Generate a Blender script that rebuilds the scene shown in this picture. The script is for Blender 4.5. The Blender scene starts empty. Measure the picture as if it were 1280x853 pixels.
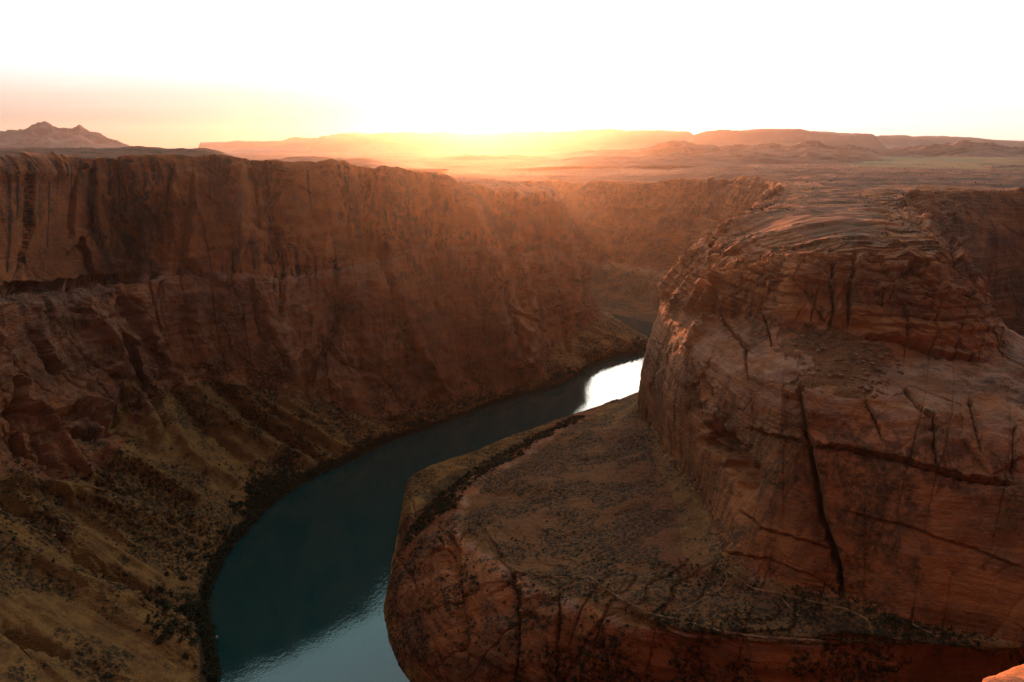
import bpy, math, random
import numpy as np
random.seed(7); RNG = np.random.default_rng(11)
sc = bpy.context.scene
C = sc.collection
f32 = np.float32

# ------------------------------------------------------------------ camera model (pixels of the 1280x853 photograph)
F = 853.0
PITCH = math.radians(16.1)
SP, CP = math.sin(PITCH), math.cos(PITCH)

def ray(px, py):
    cx = (px - 640) / F; cy = -(py - 426.5) / F
    return np.array((cx, CP + cy * SP, -SP + cy * CP))
def D(px, py, Y):
    r = ray(px, py); return r * (Y / r[1])
def Z(px, py, z):
    r = ray(px, py); return r * (z / r[2])
def project(P):
    x, y, z = P[..., 0], P[..., 1], P[..., 2]
    dep = y * CP - z * SP
    up = y * SP + z * CP
    d = np.where(dep < 1, 1, dep)
    return 640 + F * x / d, 426.5 - F * up / d, dep
W = -300.0

# ------------------------------------------------------------------ noise
def _h(ix, iy, iz, s):
    h = (ix.astype(np.uint32) * np.uint32(374761393) + iy.astype(np.uint32) * np.uint32(668265263)
         + iz.astype(np.uint32) * np.uint32(2147483647) + np.uint32((s * 974634777) & 0xffffffff))
    h ^= h >> np.uint32(13); h *= np.uint32(1274126177); h ^= h >> np.uint32(16)
    h *= np.uint32(2246822519); h ^= h >> np.uint32(13)
    return h
from concurrent.futures import ThreadPoolExecutor
POOL = ThreadPoolExecutor(4)
np.seterr(over='ignore')
def chunked(fn):
    def run(x, y, z, s=0):
        x = np.asarray(x, f32); y = np.asarray(y, f32); z = np.asarray(z, f32)
        x, y, z = np.broadcast_arrays(x, y, z)
        if x.size < 60000: return fn(x, y, z, s)
        shp = x.shape; x, y, z = x.ravel(), y.ravel(), z.ravel(); n = max(60000, (x.size + 7) // 8)
        res = list(POOL.map(lambda k: fn(x[k:k + n], y[k:k + n], z[k:k + n], s), range(0, x.size, n)))
        if isinstance(res[0], tuple): return tuple(np.concatenate([r[i] for r in res]).reshape(shp) for i in range(len(res[0])))
        return np.concatenate(res).reshape(shp)
    return run
@chunked
def gn(x, y, z, s=0):
    """gradient noise, about -1..1"""
    x = np.asarray(x, f32); y = np.asarray(y, f32); z = np.asarray(z, f32)
    x, y, z = np.broadcast_arrays(x, y, z)
    fx, fy, fz = np.floor(x), np.floor(y), np.floor(z)
    ix, iy, iz = fx.astype(np.int32), fy.astype(np.int32), fz.astype(np.int32)
    x = x - fx; y = y - fy; z = z - fz
    u = x * x * x * (x * (x * 6 - 15) + 10); v = y * y * y * (y * (y * 6 - 15) + 10); w = z * z * z * (z * (z * 6 - 15) + 10)
    out = 0
    for dx in (0, 1):
        wx = u if dx else 1 - u
        for dy in (0, 1):
            wy = v if dy else 1 - v
            for dz in (0, 1):
                wz = w if dz else 1 - w
                h = _h(ix + dx, iy + dy, iz + dz, s)
                gx = (h & np.uint32(1023)).astype(f32) / 511.5 - 1
                gy = ((h >> np.uint32(10)) & np.uint32(1023)).astype(f32) / 511.5 - 1
                gz = ((h >> np.uint32(20)) & np.uint32(1023)).astype(f32) / 511.5 - 1
                out = out + wx * wy * wz * (gx * (x - dx) + gy * (y - dy) + gz * (z - dz))
    return out * 1.5
def fbm(x, y, z, o=4, s=0, g=0.5):
    a, f, t = 1.0, 1.0, 0
    for k in range(o):
        t = t + a * gn(x * f, y * f, z * f, s + 17 * k); a *= g; f *= 2.03
    return t
def ridged(x, y, z, o=3, s=0):
    a, f, t = 1.0, 1.0, 0
    for k in range(o):
        t = t + a * (1 - 2 * np.abs(gn(x * f, y * f, z * f, s + 31 * k))); a *= .5; f *= 2.1
    return t
@chunked
def vor3(x, y, z, s=0):
    """cellular noise: F1, F2 and a random value of the nearest cell"""
    x = np.asarray(x, f32); y = np.asarray(y, f32); z = np.asarray(z, f32)
    ix, iy, iz = [np.floor(q).astype(np.int32) for q in (x, y, z)]
    fx, fy, fz = x - ix, y - iy, z - iz
    f1 = np.full(x.shape, 9, f32); f2 = f1.copy(); idv = np.zeros(x.shape, f32)
    for dx in (-1, 0, 1):
        for dy in (-1, 0, 1):
            for dz in (-1, 0, 1):
                h = _h(ix + dx, iy + dy, iz + dz, s)
                a = (h & np.uint32(1023)).astype(f32) * (1 / 1023) + dx - fx
                b = ((h >> np.uint32(10)) & np.uint32(1023)).astype(f32) * (1 / 1023) + dy - fy
                c = ((h >> np.uint32(20)) & np.uint32(1023)).astype(f32) * (1 / 1023) + dz - fz
                d = a * a + b * b + c * c
                m = d < f1
                f2 = np.where(m, f1, np.minimum(f2, d)); idv = np.where(m, (h % np.uint32(977)).astype(f32) / 488 - 1, idv); f1 = np.where(m, d, f1)
    return np.sqrt(f1), np.sqrt(f2), idv
def sstep(a, b, x):
    t = np.clip((x - a) / (b - a), 0, 1); return t * t * (3 - 2 * t)

# ------------------------------------------------------------------ interpolation helpers
def pchip(t, y, tq):
    """monotone cubic through y (n,...) at t, sampled at tq"""
    n = len(t); h = np.diff(t)
    sh = (-1,) + (1,) * (y.ndim - 1)
    d = np.diff(y, axis=0) / h.reshape(sh)
    m = np.zeros_like(y)
    if n > 2:
        w1 = (2 * h[1:] + h[:-1]).reshape(sh); w2 = (h[1:] + 2 * h[:-1]).reshape(sh)
        a, b = d[:-1], d[1:]
        same = a * b > 0
        den = np.where(same, w1 / np.where(a == 0, 1, a) + w2 / np.where(b == 0, 1, b), 1)
        m[1:-1] = np.where(same, (w1 + w2) / den, 0)
    m[0] = d[0]; m[-1] = d[-1]
    k = np.clip(np.searchsorted(t, tq, side='right') - 1, 0, n - 2)
    hh = h[k]; s = ((tq - t[k]) / hh)
    shq = (-1,) + (1,) * (y.ndim - 1)
    s = s.reshape(shq); hh = hh.reshape(shq)
    return (y[k] * (1 + 2 * s) * (1 - s) ** 2 + y[k + 1] * s * s * (3 - 2 * s)
            + hh * m[k] * s * (1 - s) ** 2 + hh * m[k + 1] * s * s * (s - 1))
def seg_dist(px, py, poly, signed=False):
    """distance in the plane to a polyline and the parameter along it (0..1)"""
    best = np.full(px.shape, 1e9, f32); par = np.zeros(px.shape, f32); sgn = np.zeros(px.shape, f32)
    n = len(poly) - 1
    for i in range(n):
        ax, ay = poly[i][:2]; bx, by = poly[i + 1][:2]
        L2 = (bx - ax) ** 2 + (by - ay) ** 2 + 1e-9
        t = np.clip(((px - ax) * (bx - ax) + (py - ay) * (by - ay)) / L2, 0, 1)
        d = np.hypot(px - ax - t * (bx - ax), py - ay - t * (by - ay))
        m = d < best
        if signed: sgn = np.where(m, np.sign((bx - ax) * (py - ay) - (by - ay) * (px - ax)), sgn)
        best = np.where(m, d, best); par = np.where(m, (i + t) / n, par)
    return (best, par, sgn) if signed else (best, par)
def in_poly(px, py, poly):
    r = np.zeros(px.shape, bool); n = len(poly)
    for i in range(n):
        x1, y1 = poly[i][:2]; x2, y2 = poly[(i + 1) % n][:2]
        c = ((y1 > py) != (y2 > py)) & (px < (x2 - x1) * (py - y1) / (y2 - y1 + 1e-12) + x1)
        r ^= c
    return r

# ------------------------------------------------------------------ contours of the canyon, column by column
# every column: [shore, bank / bench edge, cliff foot, lower cliff top, ledge lip, upper cliff foot, rim]
def col(*p): return [np.array(q, float) for q in p]
def bank(sh, ft, k=.1, z=-296.0):
    sh = np.array(sh, float); ft = np.array(ft, float)
    b = sh + (ft - sh) * k; b[2] = z; return b
def lc(sh, ft, *r):
    sh = np.array([sh[0], sh[1], W]) if len(sh) == 2 else np.array(sh)
    return col(sh, bank(sh, ft), ft, *r)

LEFT = [
 lc((-150,250), (-290,290,-215), (-305,290,-160), (-318,290,-108), (-325,290,-100), (-350,285,-12)),
 lc((-172,325), (-325,360,-215), (-342,362,-160), (-352,368,-108), (-362,370,-100), (-374,400,-12)),
 lc((-190,361), D(0,592,420), D(0,470,450), D(0,384,462), D(0,357,492), D(0,200,520)),
 lc((-211,409), D(75,607,440), D(70,470,500), D(80,374,540), D(80,352,565), D(80,198,590)),
 lc((-217,457), D(140,580,480), D(150,480,555), D(150,357,582), D(150,343,601), D(150,196,625)),
 lc((-211,516), D(190,500,560), D(195,440,590), D(195,350,605), D(195,342,612), D(200,196,640)),
 lc((-181,585), D(260,477,605), D(260,420,620), D(260,348,632), D(260,343,637), D(265,197,670)),
 lc((-157,616), D(330,488,628), D(330,430,640), D(335,350,655), D(335,345,658), D(340,202,700)),
 lc((-130,657), D(390,500,660), D(395,430,680), D(400,345,700), D(400,340,703), D(410,205,745)),
 lc((-88,699), D(470,525,682), D(470,420,712), D(470,330,740), D(470,325,742), D(470,208,790)),
 lc((-57,729), D(540,508,727), D(530,400,750), D(530,310,780), D(530,306,782), D(530,215,830)),
 lc((-5,791), D(605,494,770), D(605,400,785), D(600,320,805), D(600,316,807), D(580,231,850)),
 lc((66,842), D(668,472,828), D(666,400,836), D(660,320,850), D(660,316,852), D(640,240,880)),
 lc((120,923), D(690,430,905), D(686,370,900), D(680,310,897), D(679,306,898), D(662,240,912)),
 lc((216,1015), D(754,393,1075), D(735,356,1090), D(714,303,1095), D(713,300,1096), D(690,236,1100)),
 lc((175,1140), (85,1165,-250), (80,1165,-190), (72,1163,-130), (70,1162,-126), (48,1155,-60)),
 lc((20,1230), (-5,1190,-260), (-15,1180,-190), (-30,1175,-130), (-32,1174,-126), (-60,1160,-58)),
 lc((-500,1260), (-500,1220,-260), (-500,1150,-190), (-500,1130,-130), (-500,1129,-126), (-500,1110,-50)),
]
def auto(sh, ft, rim):
    ft = np.array(ft, float); rim = np.array(rim, float)
    g = lambda t: ft + (rim - ft) * np.array((t * .8, t * .8, t))
    return lc(sh, ft, g(.35), g(.6), g(.64), rim)
NEAR = [LEFT[0],
 auto((-60,140), (-200,170,-240), (-275,140,-6)),
 auto((30,110), (-60,70,-270), (-110,22,-2.4)),
 auto((100,115), (20,60,-275), (-8,0.7,-2.0)),
 auto((150,118), (60,58,-275), (12,0.9,-2.0)),
 auto((240,150), (170,90,-260), (110,30,-3)),
 auto((360,185), (330,170,-240), (280,110,-6)),
 auto((520,270), (545,240,-230), (560,200,-12)),
 auto((650,480), (720,440,-240), (760,420,-20)),
 auto((720,660), (790,640,-250), (840,620,-25)),
 auto((830,770), (860,750,-270), (900,720,-30)),
 auto((1300,850), (1300,830,-270), (1300,800,-35)),
]
def pw(sh, ft, rim):
    ft = np.array(ft, float); rim = np.array(rim, float); sh = np.array([sh[0], sh[1], W])
    g = lambda t: ft + (rim - ft) * t
    return col(sh, bank(sh, ft, .5, -293), ft, g(.4), g(.62), g(.66), rim)
PEN = [
 pw((-500,1360), (-500,1600,-284), (-480,1780,-86)),
 pw((-80,1330), (-80,1580,-284), (-100,1750,-88)),
 pw((90,1280), (95,1540,-262), (100,1715,-90)),
 pw((222,1180), (232,1470,-258), (262,1670,-88)),
 pw((272,1080), (340,1330,-255), (405,1490,-76)),
 pw((285,965), (375,1090,-278), (432,1190,-62)),
 pw((275,920), (330,960,-272), (378,985,-58)),
 pw((235,870), (262,872,-270), (318,870,-58)),
 col((165,808,W), (175,790,-287), (190,760,-255), (200,755,-205), (208,750,-165), (218,742,-120), (245,720,-63)),
 col(Z(703,523,W), D(736,524,685), D(800,510,616), D(805,475,600), D(815,430,585), D(829,384,572), D(885,298,590)),
 col(Z(602,561,W), D(649,578,559), D(835,560,485), D(840,505,470), D(850,442,475), D(880,395,480), D(925,312,500)),
 col(Z(511,602,W), D(588,624,480), D(870,610,413), D(880,540,410), D(885,460,425), D(930,405,440), D(975,303,470)),
 col(Z(497,669,W), D(575,660,429), D(905,690,329), D(950,537,355), D(950,478,370), D(980,410,410), D(1020,300,440)),
 col(Z(483,750,W), D(620,700,369), D(970,722,303), D(1000,549,328), D(1000,494,345), D(1030,412,400), D(1065,298,430)),
 col(Z(515,853,W), D(690,738,323), D(1050,745,286), D(1070,563,315), D(1075,503,333), D(1080,428,385), D(1110,296,430)),
 col((20,285,W), D(780,775,290), D(1130,772,269), D(1140,578,302), D(1140,513,322), D(1140,450,375), D(1155,296,430)),
 col((110,262,W), D(900,797,272), D(1220,790,258), D(1215,596,292), D(1215,527,315), D(1210,450,375), D(1190,294,440)),
 col((210,252,W), D(1060,804,264), D(1300,805,249), D(1290,610,285), D(1290,545,310), D(1258,442,385), D(1200,292,470)),
 col((330,252,W), (300,278,-222), (305,290,-212), (312,335,-155), (318,360,-138), (316,425,-119), (324,530,-58)),
 col((450,300,W), (440,330,-240), (415,380,-225), (392,425,-170), (376,455,-145), (362,515,-120), (360,605,-58)),
 col((540,480,W), (530,500,-280), (490,540,-260), (445,590,-200), (418,615,-160), (398,635,-120), (412,725,-58)),
 col((560,690,W), (555,702,-285), (520,730,-270), (497,742,-200), (486,752,-150), (477,764,-110), (482,850,-58)),
 col((615,815,W), (610,825,-285), (604,840,-275), (600,850,-200), (595,856,-150), (590,864,-105), (562,905,-58)),
 pw((700,850), (705,865,-275), (690,925,-59)),
 pw((900,880), (900,895,-275), (900,950,-60)),
 pw((1300,930), (1300,945,-275), (1300,1000,-60)),
]

# ------------------------------------------------------------------ height of the plateau
BUTTE_RIM = [tuple(c[6][:2]) for c in PEN[6:21]]
ctrl = []
for cols in (LEFT, NEAR, PEN):
    for c in cols: ctrl.append(c[6])
for px in range(-120, 260, 60): ctrl.append(D(px, 185.5, 930))
for px in range(300, 560, 60): ctrl.append(D(px, 204 + (px - 300) * .06, 1000))
for az in range(-170, 181, 10):
    a = math.radians(az)
    for r, z in ((1900, -60), (3200, -64), (7000, -75)):
        if az < -14 and az > -60: z = -42 - .01 * r
        if -10 <= az <= 10 and r < 2500: continue
        ctrl.append((r * math.sin(a), r * math.cos(a), z))
for x, y, z in ((0,-60,-3),(-150,-80,-4),(150,-80,-5),(0,-400,-14),(-500,0,-12),(600,0,-16),(1200,500,-30),(-900,500,-16),(-800,900,-20),
                (330,1050,-58),(420,1100,-58.5),(520,1050,-58.5),(410,900,-57),(300,640,-56.5),(270,540,-56),(700,1300,-60),(600,1600,-64),(0,900,-54),(-100,1000,-50),(0,2100,-84),(200,2050,-82),(-200,2100,-80),(400,2200,-76)):
    ctrl.append((x, y, z))
ctrl = np.array(ctrl, f32)
def G(x, y):
    x = np.asarray(x, f32); y = np.asarray(y, f32)
    num = np.zeros(x.shape, f32); den = np.zeros(x.shape, f32)
    for cx, cy, cz in ctrl:
        w = 1 / ((x - cx) ** 2 + (y - cy) ** 2 + 120.0) ** 1.6
        num += w * cz; den += w
    return num / den
def butte_steps(x, y):
    d, _ = seg_dist(np.asarray(x, f32), np.asarray(y, f32), BUTTE_RIM)
    d = np.minimum(d * 2.4, (np.asarray(y, f32) - 436) * .8) + fbm(x / 60, y / 16, 0 * x, 3, 47) * 16
    k = 0
    for e, h in ((7, 2.2), (17, 1.6), (30, 2.3), (47, 1.7), (70, 1.4)): k = k + h * sstep(e - 1.6, e + 1.6, d)
    return (k - 9.2) * sstep(1060, 880, np.asarray(y, f32)) * (np.asarray(x) > 100)
def plateau_relief(x, y):
    r = np.hypot(x, y)
    near = sstep(25, 260, r)
    h = fbm(x / 140, y / 140, 0 * x, 4, 5) * 3.2 + fbm(x / 900, y / 900, 0 * x, 3, 9) * 8 * sstep(1500, 4000, r)
    t = h / 2.2 + .6 * gn(x / 60, y / 60, 0 * x, 3)
    st = np.floor(t) + sstep(.55, .95, t - np.floor(t))          # slickrock steps
    u = gn(x / 75, y / 26, 0 * x, 45) * 2.4 + gn(x / 30, y / 11, 0 * x, 46) * .9
    led = np.floor(u) + sstep(.0, .22, u - np.floor(u)) - 1
    near = near * 1.0
    st = st + led * .55 * sstep(2600, 1500, r)
    return (st * 2.2 * .7 + h * .3 + fbm(x / 18, y / 18, 0 * x, 3, 41) * .5) * near

# ------------------------------------------------------------------ lofting
def loft(cols, rows, dens=.85, far_step=16.0, inner=(26, 62)):
    """cols -> base grid (nu, nv, 3), row index u/v coordinates and inland direction"""
    A = []
    for c in cols:
        sh, rim = c[0], c[6]
        A.append(c)
    A = np.array(A)                                   # nc,7,3
    nc = len(A)
    # one clamp contour below the water
    dirs = A[:, 0, :2] - A[:, 2, :2]
    dirs /= np.linalg.norm(dirs, axis=1)[:, None] + 1e-9
    under = A[:, 0].copy(); under[:, :2] += dirs * 12; under[:, 2] = -309
    A = np.concatenate([under[:, None], A], 1)        # nc,8,3
    # columns
    chord = np.linalg.norm(np.diff(A[:, 1:], axis=0), axis=2).mean(1)
    t = np.concatenate([[0], np.cumsum(chord)])
    px, py, dep = project(A)
    ins = (dep > 5) & (px > -120) & (px < 1400) & (py > 100) & (py < 950)
    tq = [0.0]
    for i in range(nc - 1):
        pl = np.hypot(np.diff(px[i:i + 2], axis=0)[0], np.diff(py[i:i + 2], axis=0)[0])
        ok = ins[i] | ins[i + 1]
        n = int(np.clip(chord[i] / far_step, 3, 60))
        if ok.sum() >= 2: n = int(max(n, np.clip(pl[ok].max() * dens, 8, 170)))
        tq += list(t[i] + (t[i + 1] - t[i]) * np.arange(1, n + 1) / n)
    tq = np.array(tq)
    B = pchip(t, A, tq)                               # nu,8,3
    # inland direction of the rim
    tan = np.gradient(B[:, 7, :2], axis=0)
    k = 31
    ker = np.ones(k) / k
    tan = np.stack([np.convolve(np.pad(tan[:, j], k // 2, mode='edge'), ker, 'valid') for j in (0, 1)], 1)
    nrm = np.stack([-tan[:, 1], tan[:, 0]], 1); nrm /= np.linalg.norm(nrm, axis=1)[:, None] + 1e-9
    sgn = np.sign(((B[:, 7, :2] - B[:, 3, :2]) * nrm).sum(1).sum())
    nrm *= sgn
    extra = []
    for d in inner:
        e = B[:, 7].copy(); e[:, :2] += nrm * d
        e[:, 2] = G(e[:, 0], e[:, 1])
        extra.append(e)
    extra[-1][:, 2] -= 6
    B = np.concatenate([B] + [e[:, None] for e in extra], 1)      # nu,10,3
    vq = [0.0]
    for s, n in enumerate(rows): vq += list(s + np.arange(1, n + 1) / n)
    vq = np.array(vq)
    Bv = np.swapaxes(B, 0, 1)                          # 10,nu,3
    P = pchip(np.arange(10.0), Bv, vq)                 # nv,nu,3
    P = np.swapaxes(P, 0, 1)
    ci = np.interp(tq, t, np.arange(nc))
    arc = tq
    return P, ci, vq, arc
def normals(P, outward_sign):
    du = np.gradient(P, axis=0); dv = np.gradient(P, axis=1)
    n = np.cross(du, dv); n /= np.linalg.norm(n, axis=2)[..., None] + 1e-9
    # wall normals look at the canyon / up
    if n[..., 2].mean() < 0: n = -n
    return n

def rock_noise(P, scale=1.0):
    x, y, z = [P[..., k].astype(f32) for k in range(3)]
    wx = gn(x / 55, y / 55, z / 55, 71) * 9; wy = gn(x / 55, y / 55, z / 55, 72) * 9
    X, Y_ = x + wx, y + wy
    big = fbm(X / 85, Y_ / 85, z / 190, 3, 1) * 7
    flu = ridged(X / 34, Y_ / 34, z / 150, 2, 21) * 2.0
    crack = 0; face = 0
    for th, sp, k in ((.35, 23.0, 33), (1.75, 31.0, 34), (2.6, 13.0, 36)):
        u = (x * math.cos(th) + y * math.sin(th) + z * .06) / sp + .22 * gn(x / 60, y / 60, z / 90, k) + .03 * gn(x / 7, y / 7, z / 7, k + 1)
        i0 = np.floor(u); fr_ = u - i0
        r_ = _h(i0.astype(np.int32), i0.astype(np.int32) * 0, i0.astype(np.int32) * 0, k).astype(f32) / 4.29e9
        on = sstep(.0, .3, gn(x / 70 + r_ * 40, y / 70, z / 45, k + 2) + .1)
        wd = .025 + .04 * r_
        crack = crack - np.clip(1 - np.abs(fr_ - .5) / wd, 0, 1) * (1.5 + 3.5 * r_) * on * (r_ > .25)
        r2 = np.where(fr_ < .5, r_, _h(i0.astype(np.int32) + 1, i0.astype(np.int32) * 0, i0.astype(np.int32) * 0, k).astype(f32) / 4.29e9)
        face = face + (r2 - .5) * sp * .10 * on
    crack = crack + face
    t = z / 7.5 + 1.3 * gn(x / 120, y / 120, z / 60, 51)
    t2 = z / 2.3 + .05 * (x - y) * gn(x / 150, y / 150, z / 40, 55) * .3 + 1.5 * gn(x / 40, y / 40, z / 25, 56)
    fr = t2 - np.floor(t2)
    stra = gn(t, x / 300, y / 300, 53) * 1.6 + gn(t * 2.7, x / 160, y / 160, 54) * .9 + (fr ** 3 - .3) * 1.1 * sstep(-.15, .3, gn(x / 45, y / 45, z / 18, 57))
    # jointed blocks: cells with a face of their own and a groove between them
    q = gn(x / 12, y / 12, z / 12, 63) * 2.5
    f1, f2, cid = vor3((X + q) / 26, (Y_ - q) / 26, (z + q) / 38, 61)
    blk = cid * 2.4 - np.clip(1 - (f2 - f1) / .05, 0, 1) * 1.6 * (cid > .3)
    f1, f2, cid = vor3((X + q) / 8.5, (Y_ + q) / 8.5, (z - q * .5) / 9, 62)
    msk = sstep(-.25, .35, gn(x / 50, y / 50, z / 35, 64))
    blk = blk + (cid * .95 - np.clip(1 - (f2 - f1) / .08, 0, 1) * .7 * (cid > 0)) * msk
    f1, f2, cid = vor3(x / 3.2, y / 3.2, z / 2.6, 65)
    blk = blk + cid * .32 * sstep(-.2, .3, gn(x / 30, y / 30, z / 20, 66))
    med = fbm(x / 14, y / 14, z / 11, 4, 81) * 1.3
    return big, flu + crack, stra, blk, med

# ------------------------------------------------------------------ mesh output
def mesh_obj(name, verts, quads, mat, attr=None, smooth=True, label=None, cat=None, kind=None, group=None):
    me = bpy.data.meshes.new(name)
    verts = np.ascontiguousarray(verts, f32).reshape(-1, 3); quads = np.ascontiguousarray(quads, np.int32)
    nf, k = quads.shape
    me.vertices.add(len(verts)); me.vertices.foreach_set('co', verts.ravel())
    me.loops.add(nf * k); me.loops.foreach_set('vertex_index', quads.ravel())
    me.polygons.add(nf)
    me.polygons.foreach_set('loop_start', np.arange(nf, dtype=np.int32) * k)
    me.polygons.foreach_set('loop_total', np.full(nf, k, np.int32))
    me.update(calc_edges=True)
    if smooth: me.polygons.foreach_set('use_smooth', np.ones(nf, bool))
    if attr is not None:
        a = me.color_attributes.new('mask', 'FLOAT_COLOR', 'POINT')
        a.data.foreach_set('color', np.ascontiguousarray(attr, f32).reshape(-1, 4).ravel())
    if mat: me.materials.append(mat)
    o = bpy.data.objects.new(name, me); C.objects.link(o)
    tag(o, label, cat, kind, group)
    return o
def tag(o, label=None, cat=None, kind=None, group=None):
    if label: o['label'] = label
    if cat: o['category'] = cat
    if kind: o['kind'] = kind
    if group: o['group'] = group
    return o
def grid_quads(nu, nv):
    i = np.arange(nu - 1)[:, None] * nv + np.arange(nv - 1)[None]
    return np.stack([i, i + nv, i + nv + 1, i + 1], -1)
def sub_grid(P, attr, u0, u1, v0, v1, name, mat, flip, **kw):
    Q = P[u0:u1 + 1, v0:v1 + 1]; A = attr[u0:u1 + 1, v0:v1 + 1]
    q = grid_quads(Q.shape[0], Q.shape[1]).reshape(-1, 4)
    if flip: q = q[:, ::-1]
    return mesh_obj(name, Q, q, mat, A, **kw)

# ------------------------------------------------------------------ materials
def new_mat(name):
    m = bpy.data.materials.new(name); m.use_nodes = True
    nt = m.node_tree; b = nt.nodes['Principled BSDF']
    return m, nt, b
class NT:
    def __init__(s, nt): s.nt = nt; s.n = nt.nodes; s.l = nt.links
    def pos(s): return s.n.new('ShaderNodeNewGeometry').outputs['Position']
    def scale(s, v, sx, sy, sz):
        m = s.n.new('ShaderNodeVectorMath'); m.operation = 'MULTIPLY'; s.l.new(v, m.inputs[0]); m.inputs[1].default_value = (sx, sy, sz)
        return m.outputs[0]
    def noise(s, v, scale, detail=4, rough=.55, dist=0):
        n = s.n.new('ShaderNodeTexNoise'); s.l.new(v, n.inputs['Vector'])
        n.inputs['Scale'].default_value = scale; n.inputs['Detail'].default_value = detail
        n.inputs['Roughness'].default_value = rough; n.inputs['Distortion'].default_value = dist
        return n.outputs['Fac']
    def vor(s, v, scale, feat='F1'):
        n = s.n.new('ShaderNodeTexVoronoi'); n.feature = feat; s.l.new(v, n.inputs['Vector']); n.inputs['Scale'].default_value = scale
        return n.outputs['Distance']
    def rng(s, v, a, b, c=0., d=1.):
        m = s.n.new('ShaderNodeMapRange'); m.interpolation_type = 'SMOOTHSTEP'; s.l.new(v, m.inputs[0])
        for i, x in enumerate((a, b, c, d)): m.inputs[i + 1].default_value = x
        return m.outputs[0]
    def math(s, op, a, b=None):
        m = s.n.new('ShaderNodeMath'); m.operation = op
        for i, x in enumerate((a, b)):
            if x is None: continue
            if isinstance(x, (int, float)): m.inputs[i].default_value = x
            else: s.l.new(x, m.inputs[i])
        return m.outputs[0]
    def mix(s, f, a, b):
        m = s.n.new('ShaderNodeMix'); m.data_type = 'RGBA'
        if isinstance(f, (int, float)): m.inputs[0].default_value = f
        else: s.l.new(f, m.inputs[0])
        for i, x in ((6, a), (7, b)):
            if isinstance(x, tuple): m.inputs[i].default_value = (*x, 1)
            else: s.l.new(x, m.inputs[i])
        return m.outputs[2]
    def attr(s, name):
        a = s.n.new('ShaderNodeAttribute'); a.attribute_name = name
        sep = s.n.new('ShaderNodeSeparateColor'); s.l.new(a.outputs['Color'], sep.inputs[0])
        return sep.outputs[0], sep.outputs[1], sep.outputs[2], a.outputs['Alpha']
    def bump(s, h, strength, dist, prev=None):
        b = s.n.new('ShaderNodeBump'); s.l.new(h, b.inputs['Height']); b.inputs['Strength'].default_value = strength; b.inputs['Distance'].default_value = dist
        if prev is not None: s.l.new(prev, b.inputs['Normal'])
        return b.outputs[0]

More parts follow.
